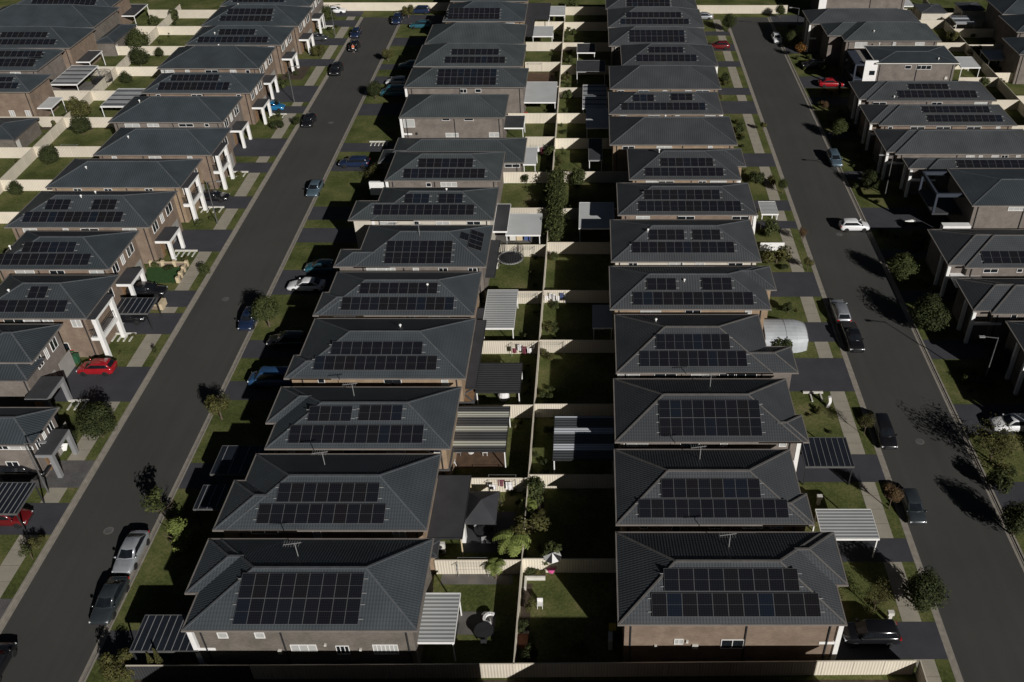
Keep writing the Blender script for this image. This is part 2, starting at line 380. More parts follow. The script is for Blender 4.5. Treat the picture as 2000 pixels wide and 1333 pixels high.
D_DR = [(1150,1190),(942,1000),(790,850),(664,702),(568,590),(488,505),(406,450),(335,352),(258,272),(190,205),(150,172),(92,105),(30,50)]
for ya, yb in B_DR:
    Y1, Y0 = YW(ya), YW(yb)
    sheet('driveway', [(LE(Y0)+KW+.02, Y0), (-29, Y0), (-29, Y1), (LE(Y1)+KW+.02, Y1)], 0.129, M['drive'])
for ya, yb in C_DR:
    Y1, Y0 = YW(ya), YW(yb)
    sheet('driveway', [(17, Y0), (RW(Y0)-KW-.02, Y0), (RW(Y1)-KW-.02, Y1), (17, Y1)], 0.129, M['drive'])
for ya, yb in D_DR:
    Y1, Y0 = YW(ya), YW(yb)
    sheet('driveway', [(RE(Y0)+KW+.02, Y0), (52, Y0), (52, Y1), (RE(Y1)+KW+.02, Y1)], 0.129, M['drive'])
# footpaths run between the driveways
def paths(drs, fx, off0, off1, sgn, ylo, yhi):
    spans = sorted([(YW(b), YW(a)) for a, b in drs]); y = ylo
    for (a, b) in spans + [(yhi, yhi)]:
        if a - y > 0.5:
            bb = MB()
            n = max(1, int((a-y)/1.5)); st_ = (a-y)/n
            for i in range(n):                                   # slabs with open joints
                p, q = y+i*st_+0.012, y+(i+1)*st_-0.012
                bb.quad((fx(p)+sgn*off0,p,.135),(fx(p)+sgn*off1,p,.135),(fx(q)+sgn*off1,q,.135),(fx(q)+sgn*off0,q,.135))
            struct(bb.build('footpath', M['path']))
        y = max(y, b)
paths([(a, b) for a, b, o in A_DR], LW, 1.45, 3.2, -1, 30, YE-2)
paths(C_DR, RW, 1.5, 3.1, -1, 30, YE-2)

# ------------------------------------------------------------------ houses
T = math.tan(R(21.8))
panel_b = MB(); panel_b.box(0, 1, 0, 1, 0, 0.035); panel_b.mi = 1
for y0, y1 in ((0.014, 0.495), (0.505, 0.986)): panel_b.box(0.020, 0.980, y0, y1, 0.03, 0.040)
PANEL = panel_b.mesh('solar_panel', [M['panel_frame'], M['pv']])

def hip(mb, cap, gut, x0, x1, y0, y1, ze, dz=0.0, T=T, side=None):
    ze += dz; w, d = x1-x0, y1-y0
    if w >= d:
        r = d/2; zr = ze+T*r; a = (x0+r, y0+r, zr); b = (x1-r, y0+r, zr)
    else:
        r = w/2; zr = ze+T*r; a = (x0+r, y0+r, zr); b = (x0+r, y1-r, zr)
    p = [(x0,y0,ze),(x1,y0,ze),(x1,y1,ze),(x0,y1,ze)]
    if w >= d:
        mb.quad(p[0], p[1], b, a); mb.quad(p[2], p[3], a, b); mb.quad(p[1], p[2], b); mb.quad(p[3], p[0], a)
        hips = ((p[0],a),(p[3],a),(p[1],b),(p[2],b))
    else:
        mb.quad(p[3], p[0], a, b); mb.quad(p[1], p[2], b, a); mb.quad(p[0], p[1], a); mb.quad(p[2], p[3], b)
        hips = ((p[0],a),(p[1],a),(p[2],b),(p[3],b))
    mb.quad((x0,y1,ze-.02),(x1,y1,ze-.02),(x1,y0,ze-.02),(x0,y0,ze-.02))
    for q, s in hips:
        if (side == 'L' and q[0] == x1) or (side == 'R' and q[0] == x0): continue
        cap.bar((q[0], q[1], q[2]+.015), (s[0], s[1], s[2]+.015), 0.17, 0.06)
    if (Vector(a)-Vector(b)).length > 0.2: cap.bar((a[0], a[1], a[2]+.02), (b[0], b[1], b[2]+.02), 0.20, 0.08)
    g = 0.11; z0, z1 = ze-.13, ze+.02
    gut.box(x0-g, x1+g, y0-g, y0-.002, z0, z1); gut.box(x0-g, x1+g, y1+.002, y1+g, z0, z1)
    gut.box(x0-g, x0-.002, y0, y1, z0, z1); gut.box(x1+.002, x1+g, y0, y1, z0, z1)
    return zr
def window(parent, axis, c, a0, a1, z0, z1, sgn, blind=False, bars=1, frame='white'):
    """upright window; axis 'y' = on a wall facing along y at y=c, a = x range"""
    fr = MB(); pa = MB(); t = 0.05
    def bx(mb, p, q, z, zz, d0, d1):
        if axis == 'y': mb.box(p, q, c+sgn*d0, c+sgn*d1, z, zz)
        else: mb.box(c+sgn*d0, c+sgn*d1, p, q, z, zz)
    bx(fr, a0, a1, z0, z0+t, .004, .07); bx(fr, a0, a1, z1-t, z1, .004, .07)
    bx(fr, a0, a0+t, z0+t, z1-t, .004, .07); bx(fr, a1-t, a1, z0+t, z1-t, .004, .07)
    for i in range(bars):
        m = a0+(a1-a0)*(i+1)/(bars+1); bx(fr, m-.025, m+.025, z0+t, z1-t, .004, .06)
    f = fr.build('window', M[frame], parent)
    bx(pa, a0+t, a1-t, z0+t, z1-t, .002, .03)
    p = pa.build('pane', M['blind'] if blind else M['glass'])
    p.parent = f; p.matrix_parent_inverse = (f.matrix_parent_inverse.inverted() @ Matrix.Identity(4)) if False else Matrix.Translation(parent.location).inverted()
    # f sits at identity basis under the parent's inverse, so the pane only needs the identity
    p.matrix_parent_inverse = Matrix.Identity(4)
    return f
def sub(mb, name, mat, part, smooth=False):
    o = link(name, mb.mesh(name, mat, smooth)); o.parent = part; return o

HOUSES = {}
def house(key, label, xl, xr, yn, yf, ze=5.9, wing=None, front='L', wall='brown', roof='roof0', cap='ridge', gut='gutter',
          panels=(), wins=None, seed=0, antenna=None, vents=(), base=None, pitch=None, porch=None, overhang=0.45, X=None):
    rr = random.Random(seed*13+5); T_ = pitch or T
    if X: X0, X1, Y0, Y1 = X
    else:
        X0, Y0 = W(xl, yn, ze); X1, _ = W(xr, yn, ze); _, Y1 = W(xl, yf, ze)
    h = thing('house', label, 'house', ((X0+X1)/2, (Y0+Y1)/2, 0.12), 'two storey suburban houses' if ze > 4 else 'single storey houses')
    HOUSES[key] = dict(o=h, X0=X0, X1=X1, Y0=Y0, Y1=Y1, ze=ze)
    mb, cp, gt, wl = MB(), MB(), MB(), MB()
    zr = hip(mb, cp, gt, X0, X1, Y0, Y1, ze, T=T_)
    oh = overhang
    wl.box(X0+oh, X1-oh, Y0+oh, Y1-oh, 0.12, ze-.03)
    fx = X0 if front == 'L' else X1
    if wing:
        which, dx, ysp = wing; sgn = -1 if front == 'L' else 1
        YS = W(xl if not X else 0, ysp, ze)[1] if not X else ysp
        wy0, wy1 = (YS, Y1) if which == 'far' else (Y0, YS)
        ww = wy1-wy0
        xa = fx + sgn*dx; xb = fx - sgn*(ww+.25)
        xa, xb = min(xa, xb), max(xa, xb)
        hip(mb, cp, gt, xa, xb, wy0, wy1, ze, 0.005, T=T_, side=front)
        wx0, wx1 = (xa+oh, X0+2) if front == 'L' else (X1-2, xb-oh)
        wl.box(wx0, wx1, wy0+oh+.003, wy1-oh-.003, 0.12, ze-.035)
    r = mb.build('roof', M[roof], h); sub(cp, 'ridge_cap', M[cap], r)
    gt.build('gutter', M[gut], h); wl.build('wall', M[wall], h)
    if base:                                                  # a ground floor wider than the one above: (x0,x1,y0,y1) in metres relative
        pass
    # windows in the side wall that looks at the camera
    yw_ = Y0+oh
    if wins is None:
        n = rr.choice((3, 4, 4, 5)); Lx = X1-X0-2*oh
        for i in range(n):
            cx = X0+oh+Lx*(i+0.5+rr.uniform(-.25, .25))/n; ww = rr.choice((0.7, 1.1, 1.8, 2.3)); hh = rr.choice((0.55, 0.6, 1.1))
            window(h, 'y', yw_, cx-ww/2, cx+ww/2, ze-.42-hh, ze-.42, -1, blind=rr.random() < .45, bars=1 if ww > 1 else 0)
        if ze > 4:
            for i in range(2):
                cx = X0+oh+Lx*(0.3+0.4*i); window(h, 'y', yw_, cx-.6, cx+.6, 1.2, 2.2, -1)
    else:
        for (xa, xb, ya, yb, bl, bars) in wins:
            a0, z1 = on_y(xa, ya, yw_); a1, z0 = on_y(xb, yb, yw_)
            window(h, 'y', yw_, a0, a1, z0, z1, -1, blind=bl, bars=bars)
    for f in (0.03, rr.uniform(.35, .6), 0.97):
        d = MB(); x = X0+oh+(X1-X0-2*oh)*f
        d.box(x-.05, x+.05, yw_-.10, yw_-.003, 0.14, ze-.25); d.bar((x, yw_-.05, ze-.25), (x, Y0-.05, ze-.1), .09); d.build('downpipe', M['dark_metal'], h)
    for (xa, xb, ya, yb, rows, *nn) in panels:
        def on(px, py):
            x, y, d = ray(px, py); s = (CAMH-ze+T_*Y0)/(-d+T_*y); return x*s, y*s
        p0 = on(xa, ya); p1 = on(xb, ya); q0 = on(xa, yb)
        Lx = p1[0]-p0[0]; n = nn[0] if nn else max(1, round(Lx/1.07)); pw = Lx/n
        Yt, Yb = p0[1], q0[1]; ph = (Yt-Yb)/math.cos(math.atan(T_))/rows
        for j in range(rows):
            for i in range(n):
                yy = Yb+(Yt-Yb)*j/rows; x0 = p0[0]+i*pw
                o = bpy.data.objects.new('solar_panel', PANEL); C.objects.link(o); o.parent = h
                zz = ze+T_*(yy-Y0)+0.10
                o.location = Vector((x0, yy, zz))-h.location; o.rotation_euler = (math.atan(T_), 0, 0); o.scale = (pw-.012, ph-.014, 1)
        rl = MB()
        for fr_ in (0.22, 0.78):                              # mounting rails stick out at both ends
            for j in range(rows):
                yy = Yb+(Yt-Yb)*(j+fr_)/rows; rl.bar((p0[0]-.3, yy, ze+T_*(yy-Y0)+.06), (p0[0]+Lx+.32, yy, ze+T_*(yy-Y0)+.06), .05)
        rl.build('panel_rail', M['alu'], h)
    ym = (Y0+Y1)/2
    if antenna:
        x, y = W(*antenna, ze+1.6); b = MB(); y = min(y, Y1-1.0) if y > ym else y
        zb = ze+T_*min(y-Y0, Y1-y)
        b.bar((x, y, zb-.05), (x, y, zb+1.5), .05)
        b.bar((x-.9, y-.1, zb+1.45), (x+.5, y+.1, zb+1.5), .04)
        for i in range(7): xx = x-.85+i*.2; b.bar((xx, y-.32, zb+1.47), (xx, y+.32, zb+1.47), .018)
        b.build('antenna', M['alu'], h)
    for (px, py) in vents:
        x, y = W(px, py, ze+1.0); zb = ze+T_*min(y-Y0, Y1-y)
        b = MB(); b.lathe([(.06, zb-.2), (.06, zb+.18), (.13, zb+.20), (.15, zb+.28), (.10, zb+.36), (.02, zb+.38)], 10, (x, y)); b.build('roof_vent', M['white'], h)
    return h

RB = 'row left of centre fence'; RC = 'row right of centre fence'; RA = 'row left of left road'; RD = 'row right of right road'; RZ = 'far left row'
def hl(look, n, row):
    if row == RA: n -= 1
    return f"{look}, {ORD[n]} from bottom, {row}"

# --- row between left road and centre fence (B)
house('B1', hl('grey brick house with eighteen solar panels', 1, RB), 357, 813, 1231, 1054, wing=('far', .95, 1158), wall='grey', roof='tile',
      panels=[(475,713,1121,1222,2,9)], antenna=(580,1078),
      wins=[(423,447,1235,1246,1,0),(496,519,1235,1246,1,0),(566,621,1259,1272,1,2),(655,685,1261,1277,0,2),(727,780,1259,1277,1,5)], seed=1)
house('B2', hl('tile roofed house beside dark gazebo', 2, RB), 440, 832, 1035, 888, wing=('near', .95, 940), wall='tan', roof='tile',
      panels=[(547,743,945,983,1,8),(508,755,986,1025,1,10)], antenna=(632,897), seed=2)
house('B3', hl('house with two four-column arrays above long one', 3, RB), 519, 878, 876, 757, wing=('far', .9, 826), wall='tan', roof='tile',
      panels=[(606,690,795,825,1,4),(704,788,793,824,1,4),(569,829,832,868,1,12)], antenna=(690,764), seed=3)
house('B4', hl('house with nine panels above twelve', 4, RB), 568, 908, 739, 623, wing=('near', .6, 695), wall='tan', roof='tile',
      panels=[(650,827,669,695,1,9),(617,855,697,725,1,12)], seed=4, vents=[(783,645)])
house('B5', hl('house with bluish panels beside pale patio roof', 5, RB), 625, 925, 616, 532, wing=('near', .7, 572), wall='tan', roof='roof0',
      panels=[(705,856,554,576,1,8),(670,888,582,608,1,12)], vents=[(836,566)], seed=5)
house('B6', hl('house with extra panels on its right hip', 6, RB), 692, 948, 521, 441, wing=('near', 2.4, 488), wall='taupe', roof='roof0',
      panels=[(757,885,472,517,2,8)], antenna=(820,462), seed=6)
house('B7', hl('cream walled house with split array', 7, RB), 725, 963, 430, 367, wing=('near', 2.9, 393), wall='render', roof='roof3',
      panels=[(792,840,380,399,1,3),(858,905,380,399,1,3),(732,927,401,422,1,12)], vents=[(873,446-66)], seed=7)
house('B8', hl('low house with panels beside tall balcony house', 8, RB), 752, 976, 353, 297, wing=None, wall='taupe', roof='roof3',
      panels=[(819,925,311,329,1),(790,948,331,350,1)], seed=8, wins=[(832,843,357,365,0,0),(860,893,356,365,1,2)], ze=5.2)
house('B9', hl('wide single storey house without panels', 9, RB), 760, 1022, 318, 270, ze=3.0, wing=('near', 1.6, 293), wall='taupe', roof='roof3', seed=9)
house('B10', hl('plain taupe walled house without panels', 10, RB), 780, 985, 230, 185, wing=None, wall='taupe', roof='roof3',
      wins=[(863,879,231,236,0,0),(906,925,231,236,0,0),(870,896,260,268,1,1),(955,975,259,268,1,1),(787,811,233,249,1,0)], seed=10)
house('B11', hl('house with two close panel rows', 11, RB), 790, 1026, 171, 134, wing=None, wall='taupe', roof='roof3',
      panels=[(857,971,136,168,2)], wins=[(898,912,174,182,0,1),(928,940,174,181,0,0)], seed=11)
house('B12', hl('olive fascia house with eighteen panels', 12, RB), 808, 1020, 130, 88, wing=None, wall='tan', roof='roof3',
      panels=[(883,975,97,109,1),(870,987,112,125,1)], seed=12)
house('B13', hl('bare charcoal roofed house', 13, RB), 830, 1022, 86, 49, wing=None, wall='taupe', roof='roof3', seed=13)
house('B14', hl('house with dark blue panel block', 14, RB), 865, 1024, 42, 8, wing=None, wall='tan', roof='roof2', panels=[(877,977,17,39,2)], seed=14)
house('B15', hl('topmost house at end of street', 15, RB), 880, 1030, 3, -26, wing=None, wall='tan', roof='roof3', seed=15)
# --- row between centre fence and right road (C)
house('C1', hl('brown brick house with twenty-plus solar panels', 1, RC), 1209, 1652, 1219, 1041, wing=('far', .9, 1142), front='R', wall='brown', roof='tile_b', cap='ridge_t',
      panels=[(1296,1557,1112,1157,1,9),(1272,1598,1160,1207,1,11)], antenna=(1425,1058),
      wins=[(1317,1334,1248,1258,1,1),(1409,1451,1249,1266,0,1)], seed=21)
house('C2', hl('house with eight panels above twelve', 2, RC), 1205, 1577, 1024, 879, wing=('near', .5, 966), front='R', wall='tan', roof='tile_b', cap='ridge_t',
      panels=[(1291,1483,937,975,1,8),(1247,1537,977,1014,1,12)], antenna=(1368,885), seed=22)
house('C3', hl('house with one solid eighteen panel block', 3, RC), 1203, 1566, 863, 741, wing=('near', .6, 812), front='R', wall='taupe', roof='tile_b', cap='ridge_t',
      panels=[(1286,1482,783,854,2,9)], antenna=(1388,745), seed=23)
house('C4', hl('house with stepped front roof and panels', 4, RC), 1205, 1508, 728, 615, wing=('near', 2.6, 678), front='R', wall='taupe', roof='tile_b', cap='ridge_t',
      panels=[(1281,1424,654,685,1,8),(1249,1457,687,718,1,11)], vents=[(1281,630)], seed=24)
house('C5', hl('house with patterned panels beside covered boat', 5, RC), 1193, 1505, 604, 521, wing=('far', 1.2, 566), front='R', wall='tan', roof='roof1',
      panels=[(1263,1320,545,569,1,3),(1370,1428,544,569,1,3),(1236,1470,572,598,1,12)], vents=[(1336,556)], seed=25)
house('C6', hl('house with blue lower panel row', 6, RC), 1195, 1486, 511, 430, wing=None, front='R', wall='render', roof='roof1',
      panels=[(1267,1336,450,471,1,4),(1352,1406,450,471,1,3),(1234,1433,474,496,1,12)], vents=[(1265,462)], seed=26)
house('C7', hl('brown brick house beside white front awning', 7, RC), 1208, 1478, 420, 358, wing=None, front='R', wall='brown', roof='roof1',
      panels=[(1258,1405,372,392,1),(1247,1446,394,415,1)], seed=27)
house('C8', hl('house with white front pillar and panels', 8, RC), 1230, 1447, 351, 291, wing=('far', 1.2, 325), front='R', wall='tan', roof='roof1',
      panels=[(1290,1392,310,327,1),(1260,1412,329,346,1)], vents=[(1287,308)], seed=28)
house('C9', hl('large plain roofed house without panels', 9, RC), 1192, 1440, 283, 228, wing=None, front='R', wall='tan', roof='roof1', seed=29, vents=[(1299,240)])
house('C10', hl('house with small twin arrays above long row', 10, RC), 1190, 1412, 223, 180, wing=None, front='R', wall='tan', roof='roof1',
      panels=[(1236,1277,186,200,1),(1310,1352,184,198,1),(1214,1377,202,217,1)], seed=30)
house('C11', hl('second plain roofed house without panels', 11, RC), 1192, 1408, 174, 130, wing=None, front='R', wall='tan', roof='roof1', seed=31)
house('C12', hl('house with broad white front frame and panels', 12, RC), 1215, 1402, 129, 89, wing=None, front='R', wall='tan', roof='roof1',
      panels=[(1267,1334,93,105,1),(1243,1360,108,122,1)], seed=32)
house('C13', hl('house with three line panel block', 13, RC), 1190, 1383, 90, 56, wing=None, front='R', wall='taupe', roof='roof1', panels=[(1229,1336,60,84,2)], seed=33)
house('C14', hl('house with three panel rows beside silver car', 14, RC), 1188, 1375, 54, 19, wing=None, front='R', wall='taupe', roof='roof1',
      panels=[(1223,1330,25,36,1),(1212,1345,38,49,1)], seed=34)
house('C15', hl('topmost house with panels near end fence', 15, RC), 1184, 1362, 18, -14, wing=None, front='R', wall='taupe', roof='roof1', panels=[(1224,1308,0,14,2)], seed=35)
# --- row left of the left road (A)
house('A1', hl('dark roofed house behind black parked wagon', 2, RA), -140, 62, 869, 797, front='R', wall='taupe', roof='roof2', seed=41, ze=4.8)
house('A2', hl('taupe house with slotted grey portico', 3, RA), -120, 52, 742, 700, front='R', wall='taupe', roof='roof2', seed=42, ze=5.0, wins=[], gut='gutter_d')
house('A2b', hl('dark hipped house behind red parked car', 4, RA), -80, 62, 708, 634, front='R', wall='taupe', roof='roof2', seed=43)
house('A3', hl('balcony house with four small panels above row', 5, RA), -60, 168, 622, 538, front='R', wall='brown', roof='roof0',
      panels=[(62,97,561,585,1,2),(-40,135,588,612,1)], wing=None, vents=[(20,575)], seed=44)
house('A4', hl('tan house with blue sheen panels', 6, RA), -20, 212, 526, 452, front='R', wall='brown', roof='roof2',
      panels=[(50,152,474,495,1,6),(-5,180,497,520,1,11)], vents=[(21,487)], seed=45)
house('A5', hl('house with two small arrays above twelve panels', 7, RA), 10, 291, 444, 374, front='R', wall='brown', roof='roof0',
      panels=[(95,141,391,412,1,3),(185,231,391,412,1,3),(51,243,415,436,1,12)], vents=[(163,397),(187,378)], seed=46)
house('A6', hl('wide plain charcoal roof beside tall pillars', 8, RA), 90, 352, 366, 311, front='R', wall='tan', roof='roof2', seed=47, vents=[(170,333)])
house('A7', hl('plain roofed house with single white vent', 9, RA), 183, 412, 303, 250, front='R', wall='brown', roof='roof2', vents=[(252,273)], seed=48)
house('A8', hl('plain dark roof beside bright blue car', 10, RA), 212, 434, 239, 189, front='R', wall='taupe', roof='roof2', vents=[(275,207)], seed=49)
house('A9', hl('house with fifteen panels in two rows', 11, RA), 277, 488, 182, 144, front='R', wall='brown', roof='roof2', panels=[(337,430,147,160,1),(313,450,162,178,1)], seed=50)
house('A10', hl('brown walled house with bare roof', 12, RA), 307, 505, 134, 93, front='R', wall='brown', roof='roof2', vents=[(429,97)], seed=51)
house('A11', hl('house with panels and cream porch', 13, RA), 362, 548, 88, 54, front='R', wall='brown', roof='roof2', panels=[(430,500,58,70,1),(389,525,73,85,1)], vents=[(420,68)], seed=52)
house('A12', hl('house with three panel lines behind shrub', 14, RA), 393, 582, 51, 15, front='R', wall='brown', roof='roof2', panels=[(447,535,18,30,1),(432,532,32,43,1)], vents=[(467,18)], seed=53)
house('A13', hl('topmost house behind white parked car', 15, RA), 430, 605, 12, -22, front='R', wall='taupe', roof='roof2', panels=[(460,560,-14,6,2)], seed=54)
# --- far left row, seen from its back gardens (Z)
house('Z1', hl('brown brick house above pale square awning', 1, RZ), -180, 57, 180, 146, front='L', wall='brown', roof='roof2', panels=[(-40,28,152,161,1),(-60,38,163,175,1)],
      wins=[(17,32,216,229,1,1),(48,63,216,229,1,1)], seed=61)
house('Z2', hl('house with glossy blue black panels', 2, RZ), -140, 72, 138, 98, front='L', wall='taupe', roof='roof2', panels=[(-60,85,101,113,1),(-60,72,116,132,1)], seed=62)
house('Z3', hl('house with five panel upper row', 3, RZ), -100, 136, 94, 56, front='L', wall='brown', roof='roof2', panels=[(5,95,64,75,1),(-40,111,78,89,1)], seed=63)
house('Z4', hl('plain roofed house with stepped rear', 4, RZ), -60, 182, 54, 15, front='L', wall='grey', roof='roof2', seed=64)
house('Z5', hl('topmost house with long panel block', 5, RZ), 20, 215, 15, -14, front='L', wall='brown', roof='roof2', panels=[(65,190,0,12,1)], seed=65)
# --- row right of the right road (D)
house('D12', hl('taupe walled house with white front corner', 13, RD), 1606, 1775, -8, -40, front='L', wall='taupe', roof='roof1', seed=80, wins=[(1657,1693,-5,-1,0,1)])
house('D11', hl('plain charcoal roof behind white garden', 12, RD), 1583, 1800, 47, 21, front='L', wall='taupe', roof='roof1', seed=81)
house('D10', hl('broad green grey roof with small gable', 11, RD), 1650, 1838, 80, 47, front='L', wall='taupe', roof='roof3', wing=('far', 2.6, 70), vents=[(1707,62),(1720,73)], seed=82)
house('D9', hl('two storey house with white front panel', 10, RD), 1712, 1874, 124, 90, front='L', wall='taupe', roof='roof2', seed=83, pitch=0.12, gut='offwhite',
      wins=[(1768,1779,128,135,0,0),(1790,1818,128,136,0,2)], vents=[(1835,108)])
house('D8', hl('house with low front roof and panels', 9, RD), 1694, 1946, 197, 160, front='L', wing=('far', 1.2, 194), wall='taupe', roof='roof1', ze=4.6,
      panels=[(1773,1850,165,176,1),(1752,1905,178,193,1)], vents=[(1748,183)], seed=84)
house('D7', hl('pinkish eave house with long panel rows', 8, RD), 1718, 1986, 245, 205, front='L', wing=('far', 1.3, 241), wall='brown', roof='roof1', ze=4.6,
      panels=[(1800,1930,209,222,1),(1810,1955,226,240,1)], seed=85)
house('D6', hl('plain roofed house with row of small windows', 7, RD), 1750, 2040, 301, 253, front='L', wing=('far', 1.2, 297), wall='taupe', roof='roof1', ze=4.6, seed=86,
      wins=[(1887,1902,304,310,1,1),(1912,1918,304,310,1,0),(1937,1949,303,310,1,0),(1956,1968,303,309,0,1),(1985,1992,303,309,1,0)])
house('D5', hl('tall taupe house with shaded blue balcony', 5, RD), 1900, 2190, 402, 330, front='L', wall='taupe', roof='roof2', ze=6.2, seed=87, pitch=0.2,
      wins=[(1970,2000,404,412,1,2)])
house('D5n', hl('low house with panels above tall taupe house', 6, RD), 1812, 2110, 334, 309, front='L', wing=('far', 2.5, 329), wall='taupe', roof='roof1', ze=4.6, panels=[(1868,2090,314,330,1)], seed=92)
house('D4', hl('house with ribbed front roofs and panels', 4, RD), 1886, 2200, 523, 449, front='L', wing=('far', 1.9, 518), wall='taupe', roof='tile_b', cap='ridge_t', ze=4.6, panels=[(1915,2040,492,517,1)], seed=88)
house('D3', hl('house behind bright white awning', 3, RD), 1938, 2240, 613, 545, front='L', wing=('far', 1.9, 607), wall='taupe', roof='tile_b', cap='ridge_t', ze=4.6, seed=89)
house('D2', hl('dark shaded house behind street lamp', 2, RD), 0, 0, 0, 0, X=(48.0, 65, 75.2, 83.6), front='L', wing=('far', 2.2, 77.0), wall='grey', roof='tile_b', ze=5.4, seed=90)
house('D1', hl('shaded house behind white parked wagon', 1, RD), 0, 0, 0, 0, X=(48.6, 66, 65, 73.6), front='L', wing=('far', 2.2, 67.0), wall='grey', roof='tile_b', ze=5.4, seed=91)
# houses just outside the frame whose shadows reach into it
house('S1', 'unseen house below the frame, shading bottom fence at left', 0, 0, 0, 0, X=(-28.5, -4.6, 28.8, 37.3), seed=95, wins=[])
house('S2', 'unseen house below the frame, shading bottom fence at right', 0, 0, 0, 0, X=(.2, 21.6, 28.8, 37.6), front='R', seed=96, wins=[])
house('S3', 'house beyond right edge shading the front gardens near the bottom corner', 0, 0, 0, 0, X=(50.5, 68, 44, 53), seed=97, wins=[])
house('S4', 'house beyond right edge shading gardens above the bottom corner', 0, 0, 0, 0, X=(50.5, 68, 54.5, 63), seed=98, wins=[])
house('A0', 'house beyond left edge at the bottom beside worn driveway', 0, 0, 0, 0, X=(-80, -63, 44, 52), front='R', seed=40, wins=[])
house('A0b', 'unseen house beyond left edge below the first left row house', 0, 0, 0, 0, X=(-84, -62.5, 55.3, 62.5), front='R', seed=39, wins=[], wall='render_g', roof='roof2')

# ------------------------------------------------------------------ fences
def fence(label, x0, y0, x1, y1, mat='fence', h=1.8, cap='fence_cap', group=None, name='metal_fence'):
    f = thing(name, label, 'fence', ((x0+x1)/2, (y0+y1)/2, .12), group)
    a = Vector((x0, y0, 0)); b = Vector((x1, y1, 0)); d = (b-a); L = d.length; d /= L; z0, z1 = .13, .12+h
    p = MB(); p.bar((x0, y0, (z0+z1)/2), (x1, y1, (z0+z1)/2), .04, z1-z0); p.build('panel', M[mat], f)
    c = MB(); c.bar((x0, y0, z1+.025), (x1, y1, z1+.025), .09, .05); c.build('top_rail', M[cap], f)
    q = MB(); n = max(1, int(L/2.4)); 
    for i in range(n+1):
        t = a+d*L*i/n; q.box(t.x-.035, t.x+.035, t.y-.035, t.y+.035, z0, z1-.004)
    o = q.build('posts', M[mat], f)
    return f
BF = lambda Y: -6.15+(Y-45)*0.0005
G1 = 'cream side fences between the back gardens'
fence('long cream metal fence running up the middle between the back gardens', BF(43), 42.85, BF(210), 209.8)
def topY(py): 
    x, y, d = ray(CX, py); return y*(CAMH-1.92)/(-d)
BT = [1095, 935, 792, 667, 570, 479, 407, 337, 268, 222, 169, 122, 83, 43, 14]
CT = [1092, 928, 790, 665, 568, 474, 408, 336, 271, 222, 172, 128, 60+24, 44, 14]
for i, py in enumerate(BT):
    Y = topY(py); fence(f'cream fence above the {ORD[i+1]} garden from bottom, left of centre fence', HOUSES['B%d' % (i+1)]['X1']-.4, Y, BF(Y)-.05, Y+.02, group=G1)
for i, py in enumerate(CT):
    Y = topY(py); fence(f'cream fence above the {ORD[i+1]} garden from bottom, right of centre fence', BF(Y)+.05, Y, HOUSES['C%d' % (i+1)]['X0']+.4, Y-.02, group=G1)
fence('cream fence along the bottom edge, left of the centre fence', -26.6, 42.58, BF(42)-.03, 42.7)
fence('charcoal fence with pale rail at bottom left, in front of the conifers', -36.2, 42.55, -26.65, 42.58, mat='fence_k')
fence('cream fence along the bottom edge, right of the centre fence', BF(42)+.03, 42.72, 25.2, 43.0)
AB = lambda Y: -88.7-(Y-136)*0.043
fence('long cream fence running diagonally behind the left row gardens', AB(84), 84, AB(210), 210)
AT = [20, 52, 91, 131, 178, 230, 287, 352, 415]
for i, py in enumerate(AT):
    Y = topY(py)
    k = ['A12','A11','A10','A9','A8','A7','A6','A5','A4'][i] if i < 9 else 'A4'
    fence(f'cream fence across a left row garden, {ORD[i+1]} from top', AB(Y)+.05, Y, HOUSES[k]['X0']+.6, Y+.02, group='cream fences across the left row gardens')
for i, py in enumerate([20, 52, 91, 131, 178, 229, 289, 352]):
    Y = topY(py)
    fence(f'cream fence across a far left garden, {ORD[i+1]} from top', AB(Y)-.05, Y+.03, -97.5 if i < 5 else -112, Y+.05, group='cream fences across the far left gardens')
DB = lambda Y: 74.6+(Y-140)*0.006
fence('long fence behind the right row houses in upper right corner', DB(100), 100, DB(215), 215, mat='fence')
for i, Y in enumerate([topY(v) for v in (26, 38, 57, 88, 143, 188, 243, 300)]):
    fence(f'cream fence in upper right gardens beyond the long fence, {ORD[i+1]} from top', DB(Y)+.05, Y, 97, Y+.03, group='cream fences in the upper right gardens')
for i, Y in enumerate([topY(v) for v in (18, 40, 84, 118, 152, 196, 246, 300)]):
    fence(f'short fence behind a right row house, {ORD[i+1]} from top', 67.5, Y, DB(Y)-.05, Y, group='short fences behind the right row')
Y = topY(3); fence('cream end fence across the top of the left road', -76, 211.2, -29.5, 211.2)
fence('cream end fence across the top of the right road', 22.2, 209.2, 43.2, 209.2)
fence('low grey fence beside the front garden at right corner', 25.4, 36, 25.5, 43)

